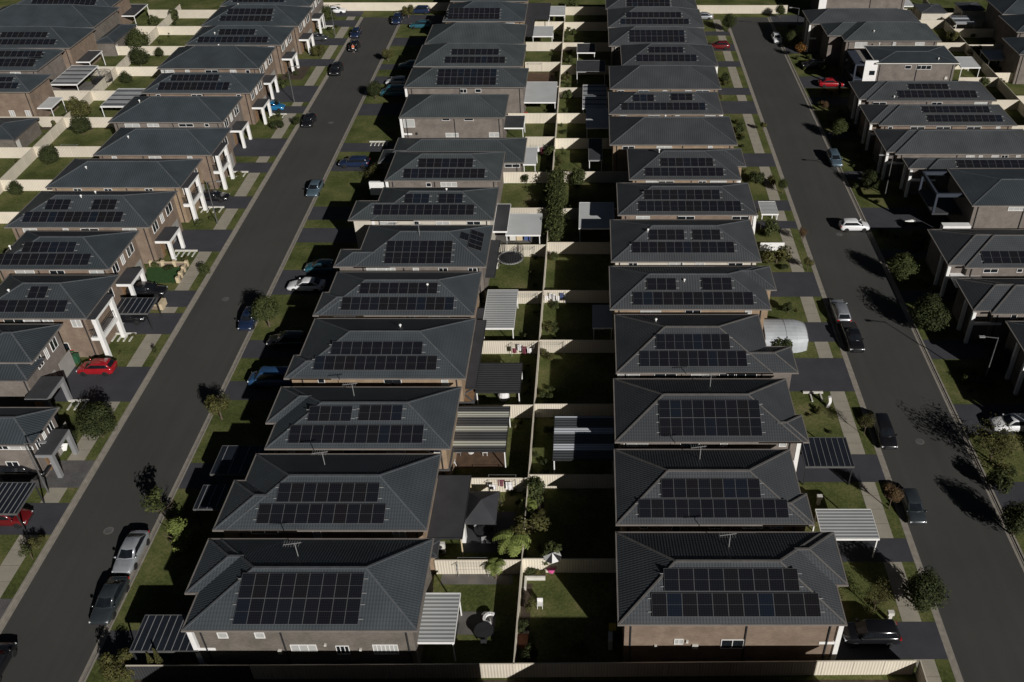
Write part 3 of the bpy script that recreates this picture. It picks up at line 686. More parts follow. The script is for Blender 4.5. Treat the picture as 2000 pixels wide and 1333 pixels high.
# ------------------------------------------------------------------ paving, decks and lawns in the gardens
def pave(name, xa, xb, yn, yf, mat, z=.128):
    X0, Y0 = W(xa, yn); X1, Y1 = W(xb, yn)[0], W(xa, yf)[1]
    sheet(name, rect(X0, X1, Y0, Y1), z, M[mat])
ks = [k for k in HOUSES if k[0] in 'BCAZD' and k not in ('A2b',)]
pv = MB()
for row in 'BC':
    hs = [HOUSES[row+str(i)] for i in range(1, 16)]
    for a, b in zip(hs, hs[1:]):
        pv.box(max(a['X0'], b['X0'])+.5, min(a['X1'], b['X1']), a['Y1']-.4, b['Y0']+.4, .10, .1285)
struct(pv.build('side_path', M['paving']))
pave('patio_paving', 905, 1000, 1080, 1000, 'slate'); pave('deck', 880, 985, 915, 880, 'deck'); pave('garden_path', 860, 1000, 1142, 1122, 'paving')
pave('garden_bed', 1012, 1032, 1260, 1140, 'soil'); pave('deck', 1030, 1082, 160, 142, 'deck'); pave('garden_bed', 1030, 1062, 1010, 935, 'soil')
pave('patio_paving', 890, 965, 1240, 1195, 'paving'); pave('patio_paving', 960, 1060, 475, 455, 'paving')
pave('lawn', 268, 366, 553, 523, 'turf'); pave('garden_bed', 545, 590, 156, 130, 'soil')
pave('patio_paving', 100, 190, 185, 160, 'paving'); pave('garden_bed', 50, 180, 254, 245, 'soil')

# ------------------------------------------------------------------ patio roofs, carports, awnings
def patio(label, xl, xr, yn, yf, z=2.6, mat='silver', post='white', fall=0.15, cat='patio roof', posts=True, fascia='white', lines=0, name='patio_roof', box=None):
    if box: X0, X1, Y0, Y1 = box
    else:
        X0, Y0 = W(xl, yn, z); X1 = W(xr, yn, z)[0]; Y1 = W(xl, yf, z)[1]
    if mat == 'polycarb': post = 'dark_metal'; fascia = 'pole'
    t = thing(name, label, cat, ((X0+X1)/2, (Y0+Y1)/2, .12))
    b = MB(); b.quad((X0,Y0,z),(X1,Y0,z-.0),(X1,Y1,z+fall),(X0,Y1,z+fall)); b.quad((X0,Y1,z+fall-.05),(X1,Y1,z+fall-.05),(X1,Y0,z-.05),(X0,Y0,z-.05))
    b.build('roof_sheet', M[mat], t)
    f = MB(); f.box(X0-.05, X1+.05, Y0-.07, Y0-.004, z-.2, z+.02); f.box(X0-.05, X1+.05, Y1+.004, Y1+.07, z+fall-.2, z+fall+.02)
    f.bar((X0-.03, Y0, z-.08), (X0-.03, Y1, z-.08+fall), .05, .2); f.bar((X1+.03, Y0, z-.08), (X1+.03, Y1, z-.08+fall), .05, .2); f.build('beam', M[fascia], t)
    if posts:
        for x in (X0+.1, X1-.1):
            for y in (Y0+.08, Y1-.1):
                p = MB(); p.box(x-.05, x+.05, y-.05, y+.05, .13, z-.05); p.build('post', M[post], t)
    if lines:
        for i in range(lines):
            l = MB(); x = X0+(X1-X0)*(i+.5)/lines; l.bar((x, Y0, z+.02), (x, Y1, z+.02+fall), .035, .04); l.build('rafter', M['alu'], t)
    return t
patio('pale ribbed steel patio roof beside the nearest grey brick house', 803, 886, 1254, 1162, z=2.7, mat='silver')
patio('flat slate extension roof beside second house, left of centre fence', 826, 902, 1050, 930, z=3.1, mat='slate', fall=.02, fascia='dark_metal', post='beige')
t = thing('patio_frame', 'white square patio frame on slate paving', 'patio frame', (*W(880, 1035), .12))
b = MB(); x0, y0 = W(857, 1004, 2.9); x1, _ = W(901, 1004, 2.9)
b.box(x0, x1+.3, y0-.2, y0-.02, 2.55, 3.0); b.build('beam', M['white'], t); b = MB(); b.box(x1-.1, x1+.32, y0-1.0, y0-.21, 0.13, 3.0); b.build('post', M['white'], t)
patio('charcoal patio roof with two cream clear strips', 878, 987, 880, 797, z=2.7, mat='striped', fascia='dark_metal')
patio('charcoal ribbed patio roof beside fourth house, left of centre fence', 929, 1015, 765, 712, mat='char_rib', fascia='dark_metal')
patio('narrow charcoal lean-to against fourth house, left of centre fence', 909, 929, 757, 628, z=3.0, mat='slate', fascia='dark_metal', posts=False)
patio('pale steel patio roof beside fifth house, left of centre fence', 942, 1003, 641, 569, mat='silver')
patio('small charcoal roof tucked beside fifth house, left of centre fence', 918, 943, 645, 605, z=2.5, mat='slate', fascia='dark_metal')
patio('narrow dark eave roof beside trampoline garden', 945, 966, 540, 472, z=3.0, mat='slate', fascia='dark_metal', posts=False)
patio('pale insulated patio roof with white posts, sheltering stored goods', 988, 1055, 459, 420, mat='silver_flat')
patio('dark flat roof beside cream walled house', 963, 990, 452, 401, z=3.0, mat='slate', fascia='white', posts=False)
patio('small pale roof beside clothesline with maroon washing', 1022, 1046, 321, 290, mat='silver_flat')
patio('black roof with white gable trim behind taupe walled house', 980, 1022, 250, 228, z=2.9, mat='slate', fascia='white')
patio('large pale square patio roof in upper middle gardens', 1020, 1085, 200, 162, z=2.8, mat='silver_flat', fascia='white')
patio('small pale patio roof high in middle gardens', 1040, 1079, 71, 53, mat='silver_flat')
patio('dark blue grey roof at top of middle gardens', 1024, 1072, 37, 8, z=3.0, mat='slate', fascia='dark_metal')
patio('charcoal roof beside thirteenth house, left of centre fence', 1018, 1040, 70, 38, z=3.0, mat='slate', fascia='dark_metal', posts=False)
patio('pale crumpled shade roof at top of centre fence', 1072, 1103, 30, 14, mat='silver_flat')
patio('charcoal patio roof with white strips, right of centre fence', 1080, 1200, 897, 816, z=2.7, mat='striped_w', fascia='dark_metal')
patio('white and shaded patio roof right of tall hedge', 1131, 1200, 446, 398, z=2.7, mat='silver_flat')
patio('small grey patio roof behind plain roofed house, right of centre fence', 1150, 1176, 313, 273, mat='slate', fascia='alu')
patio('blue shaded patio roof with white edge, right of centre fence', 1145, 1190, 250, 214, mat='silver_flat')
patio('striped patio roof below charcoal one, right of centre fence', 1138, 1185, 212, 168, mat='striped_g')
patio('plain charcoal patio roof, right of centre fence', 1126, 1182, 140, 120, mat='slate', fascia='alu')
patio('upper charcoal patio roof with white posts, right of centre fence', 1127, 1162, 103, 87, z=2.8, mat='slate', fascia='white')
patio('shaded pale awning behind house with patterned panels', 1158, 1196, 640, 599, mat='silver_flat')
patio('bright ribbed steel front carport over lower right driveway', 1607, 1717, 1052, 998, z=2.7, mat='silver', cat='carport')
patio('smoked front carport with pale rafters, right of centre fence', 1574, 1668, 911, 857, z=2.7, mat='polycarb', fascia='alu', lines=8, cat='carport', fall=.1)
patio('small white slatted front awning beside brown brick house', 1488, 1520, 418, 396, mat='silver', cat='awning')
patio('smoked ribbed carport over black car on left row driveway', 199, 288, 612, 584, z=2.7, mat='polycarb', fascia='alu', lines=8, cat='carport', fall=.1)
patio('smoked ribbed carport over red car at left edge', -40, 32, 1003, 945, z=2.7, mat='polycarb', fascia='alu', lines=7, cat='carport', fall=.1)
patio('smoked carport with pale rafters behind three conifers', 254, 386, 1271, 1204, z=2.8, mat='polycarb', fascia='alu', lines=9, cat='carport', fall=.1)
patio('shaded smoked carport before second house, left of centre fence', 378, 430, 994, 950, z=2.7, mat='polycarb', fascia='alu', lines=3, cat='carport', fall=.1)
patio('shaded smoked carport before third house, left of centre fence', 411, 500, 926, 873, z=2.7, mat='polycarb', fascia='alu', lines=4, cat='carport', fall=.1)
patio('bright white awning over shaded front of right row house', 1868, 1926, 560, 535, z=3.0, mat='white', cat='awning', posts=False)
patio('charcoal pergola with pale stripes in far left garden', 97, 150, 165, 130, z=2.7, mat='striped_g', fascia='white')
patio('pale square awning behind brown brick far left house', 68, 100, 211, 192, z=2.6, mat='silver_flat')
patio('striped steel patio roof against left row house', 196, 262, 208, 175, z=2.6, mat='striped_g')
patio('small dark patio roof with white frame in far left garden', 137, 175, 121, 101, z=2.8, mat='slate', fascia='white')
patio('dark porch with white frame at top of far left gardens', 215, 262, 31, 10, z=2.8, mat='slate', fascia='white')
patio('white patio roof behind two storey house with white panel', 1878, 1915, 132, 113, z=2.7, mat='silver_flat')
patio('grey square shelter in upper right gardens', 1932, 1970, 117, 100, z=2.7, mat='silver_flat', fascia='alu')
patio('clear striped pergola in upper right gardens', 1868, 1905, 46, 33, z=2.7, mat='striped_w', fascia='alu')
patio('small white awning at top right behind taupe house', 1765, 1785, 12, 0, z=2.8, mat='silver_flat')
# single storey shed roof, far left
def shed(label, xl, xr, yn, yf, ze, wall, roof, T_=0.2, name='garden_shed', cat='shed'):
    X0, Y0 = W(xl, yn, ze); X1 = W(xr, yn, ze)[0]; Y1 = W(xl, yf, ze)[1]
    t = thing(name, label, cat, ((X0+X1)/2, (Y0+Y1)/2, .12))
    mb, cp, gt, wl = MB(), MB(), MB(), MB(); hip(mb, cp, gt, X0, X1, Y0, Y1, ze, T=T_)
    r = mb.build('roof', M[roof], t); sub(cp, 'ridge_cap', M['ridge'], r); gt.build('gutter', M['gutter_d'], t)
    wl.box(X0+.2, X1-.2, Y0+.2, Y1-.2, .13, ze-.03); wl.build('wall', M[wall], t)
    d = MB(); d.box(X1-.199, X1-.17, Y0+.6, Y0+1.6, .14, 2.1); d.build('door', M['offwhite'], t)
    return t
shed('dark roofed single storey garden building at left edge', -60, 26, 272, 231, 2.8, 'grey', 'roof2')
shed('small tan rear extension with white capping beside slate roof', 827, 852, 1087, 1056, 2.6, 'tan', 'slate', .05)
shed('brown brick rear extension beside fourth house', 885, 925, 785, 757, 2.4, 'brown', 'timber', .03)
shed('tan rear extension beside striped patio roof', 847, 877, 917, 876, 2.8, 'tan', 'slate', .05)
shed('grey stepped rear wing of far left house', 182, 222, 84, 48, 2.9, 'grey', 'roof2', .3)
shed('low dark shed roof in upper right gardens', 1800, 1850, 25, 8, 2.9, 'render', 'roof1', .15)
shed('rear pavilion with dark roof, upper right gardens', 1880, 1925, 20, 5, 2.9, 'render', 'roof1', .15)
for i, (xa, yn, yf, lab) in enumerate([(1957, 33, 4, 'partly cut roof with panels in top right corner'), (1985, 68, 36, 'partly cut dark roof below top right corner'), (1990, 112, 80, 'partly cut dark roof at right edge near top')]):
    X0, Y0 = W(xa, yn, 5.4); Y1 = W(xa, yf, 5.4)[1]
    house('E%d' % i, lab, 0, 0, 0, 0, X=(X0, X0+18, Y0, Y1), seed=110+i, wall='taupe', roof='roof2', wins=[])

# ------------------------------------------------------------------ house fronts
def front_A(key, kind='portal', dy=0.7, wy=3.6, dx=1.9, wins=True, garage=True, col='white'):
    H = HOUSES[key]; h = H['o']; xw = H['X1']-.45; y0 = H['Y0']+dy; y1 = y0+wy
    if kind == 'portal':
        zt = 3.2
        b = MB(); b.box(xw+.004, xw+dx, y0, y1, zt-.02, zt+.06); b.build('porch_roof', M['slate'], h)
        b = MB(); b.box(xw+dx-.4, xw+dx+.05, y0-.06, y1+.06, zt-.4, zt-.024); b.box(xw+.004, xw+dx-.398, y0-.058, y0+.15, zt-.35, zt-.024); b.build('porch_beam', M[col], h)
        for yy in (y0-.05, y1-.35):
            b = MB(); b.box(xw+dx-.38, xw+dx+.04, yy, yy+.4, .13, zt-.41); b.build('porch_post', M[col], h)
    elif kind == 'tall':
        zt = H['ze']-.14; X2 = H['X1']+.9
        for yy in (y0-.5, y1-.4):
            b = MB(); b.box(X2-.45, X2, yy, yy+.5, .13, zt); b.build('porch_post', M[col], h)
        b = MB(); b.box(X2-.42, X2-.03, y0, y1-.4, zt-.45, zt-.003); b.build('porch_beam', M[col], h); b = MB(); b.box(xw+.004, X2-.45, y0-.45, y0-.1, 2.7, 3.1); b.box(X2-.42, X2-.03, y0-.11, y1-.41, 2.702, 3.098); b.build('balcony_beam', M[col], h)
        b = MB(); b.box(xw+.004, X2-.43, y0-.09, y1-.4, 2.85, 3.0); b.build('balcony_floor', M['paving'], h)
        b = MB(); b.box(X2-.26, X2-.2, y0, y1-.41, 4.02, 4.08)
        n = 12
        for i in range(n+1): yy = y0+(y1-.45-y0)*i/n; b.box(X2-.25, X2-.21, yy, yy+.035, 3.1, 4.02)
        b.bar((xw, y0-.3, 4.05), (X2-.46, y0-.3, 4.05), .05)
        for i in range(5): xx = xw+(X2-.46-xw)*(i+.5)/5; b.box(xx-.02, xx+.02, y0-.32, y0-.28, 3.1, 4.03)
        b.build('balcony_railing', M['dark_metal'], h)
        b = MB(); b.box(H['X1']-.1, X2+.1, y0-.7, y1+.3, zt+.004, zt+.12); b.build('porch_roof', M['slate'], h)
    if wins:
        Ym = H['Y0']+.45; L = H['Y1']-H['Y0']-.9
        for i, (a, b_) in enumerate(((.12, .30), (.42, .52), (.64, .86))):
            window(h, 'x', xw, Ym+L*a, Ym+L*b_, H['ze']-1.9, H['ze']-.6, 1, blind=(i == 1), bars=1)
    if garage:
        ga = H['Y0']+.45+(H['Y1']-H['Y0'])*.56
        b = MB(); b.box(xw+.003, xw+.05, ga, ga+2.6, .14, 2.35)
        b.build('garage_door', M['door_g'], h)
    b = MB(); b.box(xw+.003, xw+.06, y0+1.0, y0+2.0, .14, 2.2); b.build('front_door', M['timber'], h)
front_A('A1', 'portal', dy=.3, col='render_g', dx=1.6)
front_A('A2', 'portal', dy=-.9, wy=3.6, dx=2.3, col='render_g', wins=False)
front_A('A2b', 'none')
front_A('A3', 'tall', dy=.6, wy=4.0); front_A('A4', 'portal', dy=.9); front_A('A5', 'portal', dy=1.1)
front_A('A6', 'tall'); front_A('A7', 'tall', wy=3.4); front_A('A8', 'portal', dy=3.0); front_A('A9', 'portal', dy=.5)
front_A('A10', 'portal', dy=.2); front_A('A11', 'portal', dy=.3); front_A('A12', 'portal', dy=.2); front_A('A13', 'portal', dy=.2)
front_A('A0b', 'portal')
def front_C(key, dy=.4, wy=2.6, tall=True, col='white'):
    H = HOUSES[key]; h = H['o']; X2 = H['X1']+.1; y0 = H['Y0']+dy; zt = H['ze']-.14 if tall else 2.9
    for yy in (y0, y0+wy):
        b = MB(); b.box(X2-.38, X2, yy, yy+.38, .13, zt); b.build('porch_post', M[col], h)
    b = MB(); b.box(X2-1.6, X2-.39, y0+.02, y0+.3, 2.75, 3.05); b.build('porch_beam', M[col], h)
def front_B(key, dy=.4, wy=2.6, col='white', out=.1):
    H = HOUSES[key]; h = H['o']; X2 = H['X0']-out; y0 = H['Y0']+dy; zt = H['ze']-.14
    for yy in (y0, y0+wy):
        b = MB(); b.box(X2, X2+.38, yy, yy+.38, .13, zt); b.build('porch_post', M[col], h)
    b = MB(); b.box(X2+.39, X2+1.6+out, y0+.02, y0+.3, 2.75, 3.05); b.build('porch_beam', M[col], h)
for k in ('C1', 'C3', 'C8', 'C12', 'C7', 'C10'): front_C(k)
for k in ('B1', 'B7', 'B10', 'B11', 'B8', 'B13'): front_B(k)
def front_D(key, dx=1.6, z=3.0):
    """single storey hipped front with a white corner post"""
    H = HOUSES[key]; h = H['o']; L = H['Y1']-H['Y0']; a = H['Y0']+2.2; e = H['Y1']-2.6
    mb, cp, gt, wl = MB(), MB(), MB(), MB(); hip(mb, cp, gt, H['X0']-dx, H['X0']+1.5, a+1.6, e+2, z)
    r = mb.build('porch_roof', M['tile_b' if key in ('D1','D2','D3','D4') else 'roof1'], h); sub(cp, 'ridge_cap', M['ridge_t'], r); gt.build('porch_gutter', M['gutter'], h)
    wl.box(H['X0']-dx+.5, H['X0']+.44, a+2.0, e+1.6, .13, z-.03); wl.build('front_wall', M['taupe'], h)
    b = MB(); b.box(H['X0']-dx+.1, H['X0']-dx+.45, a+1.7, a+2.05, .13, z-.14); b.build('porch_post', M['white'], h)
    b = MB(); b.box(H['X0']-dx+.47, H['X0']-dx+.496, e-1.6, e+.9, .14, 2.3); b.build('garage_door', M['door_g'], h)
    window(h, 'x', H['X0']+.45, H['Y0']+L*.55, H['Y0']+L*.8, H['ze']-1.5, H['ze']-.5, -1)
for k, o_ in (('D11', .1), ('D8', 1.3), ('D7', 1.4), ('D6', 1.3), ('D5n', 2.4), ('D4', 2.0), ('D3', 2.0), ('D2', 2.2), ('D1', 2.2)): front_B(k, dy=.3 if k != 'D2' and k != 'D1' else 2.1, out=o_)
# two storey balcony house fronts on the right
H = HOUSES['D5']; h = H['o']; X0 = H['X0']; y0, y1 = H['Y0']+.45, H['Y1']-.5
for lab, bx in (('balcony_frame', [(X0-3.7, X0-3.4, y0+3, y1, 5.6, 6.1), (X0-3.4, X0+.4, y0+3, y0+3.3, 5.6, 6.1), (X0-3.4, X0+.4, y1-.3, y1, 5.6, 6.1), (X0-3.7, X0-3.4, y0+3, y0+3.35, 3.2, 5.59), (X0-3.7, X0-3.4, y1-.35, y1, 3.2, 5.59)]),
                ('balcony_floor', [(X0-3.7, X0+.4, y0+3, y1, 2.9, 3.19)])):
    b = MB()
    for q in bx: b.box(*q)
    b.build(lab, M['frame_shade' if lab == 'balcony_frame' else 'slate'], h)
b = MB(); b.box(X0-3.4, X0+.3, y0-1.0, y0+.0, .13, 3.4); b.build('entry_wall', M['white'], h)
b = MB(); b.box(X0-2.2, X0-1.4, y0-1.03, y0-1.004, .9, 2.9); b.build('entry_slot', M['glass'], h)
H = HOUSES['D9']; h = H['o']; X0 = H['X0']; y0 = H['Y0']+.45
b = MB(); b.box(X0-1.9, X0+.44, y0-.1, y0+.3, 1.6, 6.2); b.build('front_panel', M['white'], h)
b = MB(); b.box(X0-.9, X0+.1, y0-.13, y0-.104, 3.6, 4.4); b.build('panel_window', M['glass'], h)
b = MB(); b.box(X0-3.6, X0-1.92, y0-.1, y0+7, 5.3, 5.6); b.box(X0-3.6, X0-1.92, y0-.1, y0+7, 2.6, 2.9); b.box(X0-3.6, X0-3.3, y0, y0+.4, .13, 5.29); b.box(X0-3.6, X0-3.3, y0+6.6, y0+7, .13, 5.29); b.build('balcony_frame', M['frame_shade'], h)
b = MB(); b.box(X0-1.88, X0+.4, y0+.31, H['Y1']-.4, .13, 5.25); b.build('front_wall', M['taupe'], h)
H = HOUSES['D12']; b = MB(); b.box(H['X0']-.4, H['X0']+1.2, H['Y0']+.2, H['Y0']+.44, .13, 5.2); b.build('front_panel', M['white'], H['o'])
H = HOUSES['B8']; b = MB(); b.box(H['X0']-2.6, H['X0']-.3, H['Y0']+1, H['Y0']+1.4, 2.4, 4.4); b.build('balcony_wall', M['white'], H['o'])

# ------------------------------------------------------------------ cars
def loft(mb, rings, cap=True):
    n = len(rings[0]); k = len(mb.v)
    for r in rings: mb.v += [tuple(p) for p in r]
    for j in range(len(rings)-1):
        for i in range(n):
            i2 = (i+1) % n; mb.f.append((k+j*n+i, k+j*n+i2, k+(j+1)*n+i2, k+(j+1)*n+i)); mb.m.append(mb.mi)
    if cap:
        mb.f.append(tuple(k+n-1-i for i in range(n))); mb.m.append(mb.mi)
        mb.f.append(tuple(k+(len(rings)-1)*n+i for i in range(n))); mb.m.append(mb.mi)
SPEC = {  # stations x, half width, bottom, belt ; greenhouse: base front/rear x, roof front/rear x, roof z
    'sedan': dict(L=4.7, st=[(2.34,.62,.35,.58),(2.2,.80,.25,.68),(1.7,.88,.2,.80),(1.0,.90,.2,.93),(0,.91,.2,.95),(-1.0,.91,.2,.97),(-1.75,.90,.2,1.0),(-2.15,.84,.28,.96),(-2.33,.68,.38,.80)], g=(1.12,-1.95,.28,-1.05,1.43)),
    'hatch': dict(L=4.1, st=[(2.04,.60,.35,.60),(1.9,.78,.25,.72),(1.45,.86,.2,.86),(.9,.88,.2,.97),(0,.89,.2,1.0),(-1.0,.89,.2,1.03),(-1.7,.88,.2,1.05),(-1.95,.82,.28,1.0),(-2.05,.66,.38,.85)], g=(1.0,-1.95,.25,-1.55,1.48)),
    'suv': dict(L=4.65, st=[(2.30,.68,.42,.76),(2.18,.84,.32,.90),(1.7,.92,.28,1.02),(1.1,.94,.28,1.12),(0,.95,.28,1.15),(-1.2,.95,.28,1.17),(-1.95,.94,.28,1.18),(-2.2,.88,.34,1.12),(-2.30,.74,.42,.95)], g=(1.2,-2.2,.45,-1.85,1.70)),
    'wagon': dict(L=4.8, st=[(2.38,.64,.38,.66),(2.25,.82,.28,.76),(1.75,.90,.22,.88),(1.1,.92,.22,1.0),(0,.93,.22,1.03),(-1.2,.93,.22,1.05),(-2.0,.92,.22,1.06),(-2.28,.86,.3,1.0),(-2.38,.70,.4,.85)], g=(1.2,-2.3,.4,-1.9,1.55)),
    'van': dict(L=5.0, st=[(2.48,.72,.4,.85),(2.35,.88,.3,1.0),(1.9,.94,.28,1.12),(1.4,.96,.28,1.2),(0,.97,.28,1.22),(-1.2,.97,.28,1.22),(-2.2,.96,.28,1.22),(-2.42,.92,.34,1.2),(-2.48,.85,.42,1.1)], g=(1.7,-2.42,1.0,-2.25,1.95)),
}
SPEC['ute'] = dict(L=5.2, st=[(2.58,.70,.45,.80),(2.45,.86,.36,.95),(1.95,.92,.32,1.05),(1.3,.94,.32,1.12),(0,.94,.32,1.14),(-1.0,.94,.32,1.14),(-2.3,.94,.32,1.14),(-2.5,.93,.36,1.13),(-2.56,.88,.42,1.08)], g=(1.3,-.75,.65,-.45,1.72))
tw = MB(); tw.lathe([(.20,-.10),(.31,-.11),(.335,-.07),(.335,.07),(.31,.11),(.20,.10)], 18)
rw = MB(); rw.lathe([(.02,-.04),(.205,-.08),(.215,.112),(.05,.095),(.02,.10)], 12)
for mb_ in (tw, rw): mb_.v = [(x, -z, y) for x, y, z in mb_.v]
TYRE = tw.mesh('wheel', M['tyre'], True); RIM = rw.mesh('rim', M['rim'])
CARMESH = {}
def car_meshes(kind, col):
    key = (kind, col)
    if key in CARMESH: return CARMESH[key]
    S = SPEC[kind]; out = []
    b = MB(); rings = []
    for x, w_, zb, zt in S['st']:
        h_ = zt-zb
        half = [(0, zb), (w_*.86, zb), (w_*.97, zb+h_*.15), (w_, zb+h_*.45), (w_*.985, zb+h_*.72), (w_*.93, zb+h_*.93), (w_*.82, zt+.01), (w_*.45, zt+.035)]
        rings.append([(x, y, z) for y, z in half] + [(x, 0, zt+.045)] + [(x, -y, z) for y, z in reversed(half[1:])])
    loft(b, rings)
    fb, rb, fr, rf, zr = S['g']; wb, wr = S['st'][4][1]*.90, S['st'][4][1]*.70
    zb = S['st'][4][3]-.03
    def gr(x0, x1, w_, z): return [(x0-.10, w_, z), (x1+.10, w_, z), (x1, w_*.86, z), (x1-.03 , 0, z), (x1, -w_*.86, z), (x1+.10, -w_, z), (x0-.10, -w_, z), (x0, -w_*.80, z), (x0+.10, 0, z), (x0, w_*.80, z)]
    def lerp(A, B, t): return [tuple(a+(b_-a)*t for a, b_ in zip(p, q)) for p, q in zip(A, B)]
    base, top = gr(fb, rb, wb, zb), gr(fr, rf, wr, zr-.05)
    b2 = gr(fr-.10, rf+.12, wr*.90, zr)
    loft(b, [base, top, b2])
    for s in (1, -1): b.box(.9 if kind != 'van' else 1.3, 1.05 if kind != 'van' else 1.45, s*(wb+.0), s*(wb+.17), zb+.02, zb+.16)   # mirrors
    if kind == 'ute': b.mi = 0
    out.append(('body', b.mesh('body', PAINTS[col], True), (0, 0, 0)))
    def pane(name, idx, t0=.12, t1=.92, sh=.05, off=.012):
        mb = MB(); P0 = lerp(base, top, t0); P1 = lerp(base, top, t1); c = Vector((sum(p[0] for p in base)/10, 0, zb))
        pts = [Vector(P0[i]) for i in idx] + [Vector(P1[i]) for i in reversed(idx)]
        m = sum(pts, Vector())/len(pts)
        n = (pts[1]-pts[0]).cross(pts[-1]-pts[0]).normalized()
        if n.dot(m-c) < 0: n = -n
        pts = [m+(p-m)*(1-sh)+n*off for p in pts]
        if len(idx) == 2: mb.quad(*pts)
        else:
            k = len(idx)
            for i in range(k-1): mb.quad(pts[i], pts[i+1], pts[2*k-2-i], pts[2*k-1-i])
        out.append((name, mb.mesh(name, M['carglass']), (0, 0, 0)))
    pane('side_window', [0, 1]); pane('side_window', [5, 6]); pane('windscreen', [7, 8, 9], sh=.03, off=.02); pane('rear_window', [2, 3, 4], sh=.04, off=.02)
    if kind == 'ute':
        mb = MB(); mb.box(-2.4, -.85, -.78, .78, 1.15, 1.21); out.append(('tray_cover', mb.mesh('tray_cover', M['dark_metal']), (0, 0, 0)))
    xf, wf = S['st'][1][0], S['st'][1][1]; zf = S['st'][1][3]; xr, wr_, zr_ = S['st'][-2][0], S['st'][-2][1], S['st'][-2][3]
    for s in (1, -1):
        mb = MB(); mb.box(xf-.10, xf+.075, s*wf*.56, s*(wf*.97), zf-.17, zf-.04); out.append(('headlight', mb.mesh('headlight', M['lamp_w']), (0, 0, 0)))
        mb = MB(); mb.box(xr-.10, xr+.05, s*wr_*.66, s*(wr_*1.0), zr_-.24, zr_-.08); out.append(('tail_light', mb.mesh('tail_light', M['lamp_r']), (0, 0, 0)))
    mb = MB(); mb.box(S['st'][0][0]-.05, S['st'][0][0]+.02, -.45, .45, S['st'][0][3]-.20, S['st'][0][3]-.05); out.append(('grille', mb.mesh('grille', M['dark_metal']), (0, 0, 0)))
    wz = .34 if kind in ('suv', 'ute', 'van') else .33; wx = S['L']*.295
    for sx in (1, -1):
        for s in (1, -1): out.append(('wheel', TYRE, (sx*wx, s*(S['st'][4][1]-.10), wz)))
    CARMESH[key] = out; return out
def car(px, py, kind, col, heading, label, road=None, group=None):
    z = .12 if road is False else .01
    x, y = W(px, py, z+.75)
    c = thing('parked_car', label, 'car', (x, y, z), group, rz=R(heading))
    for nm, me, loc in car_meshes(kind, col):
        o = bpy.data.objects.new(nm, me); C.objects.link(o); o.parent = c; o.location = loc
        if nm == 'wheel':
            if loc[1] < 0: o.rotation_euler = (0, 0, math.pi)
            r = bpy.data.objects.new('rim', RIM); C.objects.link(r); r.parent = o
    return c
GK, GD = 'cars parked along the kerbs', 'cars standing in driveways'
S_, N_, E_, W_ = -90, 90, 0, 180
for a in [
 (255,1076,'sedan','silver',S_,'silver sedan with dark roof glass behind the black car'),
 (213,1170,'sedan','charcoal',S_,'charcoal sedan in front of silver sedan, lower left road'),
 (-12,1296,'hatch','black',N_,'dark car cut by the left edge at bottom'),
 (486,622,'hatch','navy',S_,'dark blue hatchback in tree shade on left road'),
 (615,366,'sedan','steel',S_,'steel blue sedan alone on left road'),
 (603,235,'hatch','black',S_,'black hatchback at kerb opposite leaning tree, left road'),
 (657,136,'suv','black',S_,'black wagon at kerb below the person in orange'),
 (692,90,'hatch','black',S_,'black car beside the person in orange'),
 (695,64,'hatch','navy',S_,'small navy car with bright bonnet near top of left road'),
 (776,38,'suv','navy',S_,'navy car at right kerb near top of left road'),
 (1641,606,'wagon','silver',N_,'silver wagon directly behind black ute'),
 (1665,659,'ute','black',S_,'black ute parked nose to nose with silver wagon'),
 (1727,842,'wagon','black',S_,'black wagon under a thin tree on right road'),
 (1783,988,'hatch','charcoal',S_,'charcoal hatchback half under rusty tree'),
 (1630,309,'wagon','steel',S_,'blue grey wagon at right kerb beside round tree'),
 (1517,74,'hatch','white',S_,'white hatchback near top of right road')]:
    car(*a[:5], a[5], group=GK)
car(1669,439,'hatch','white',E_,'white hatchback turned across the right road into a driveway')
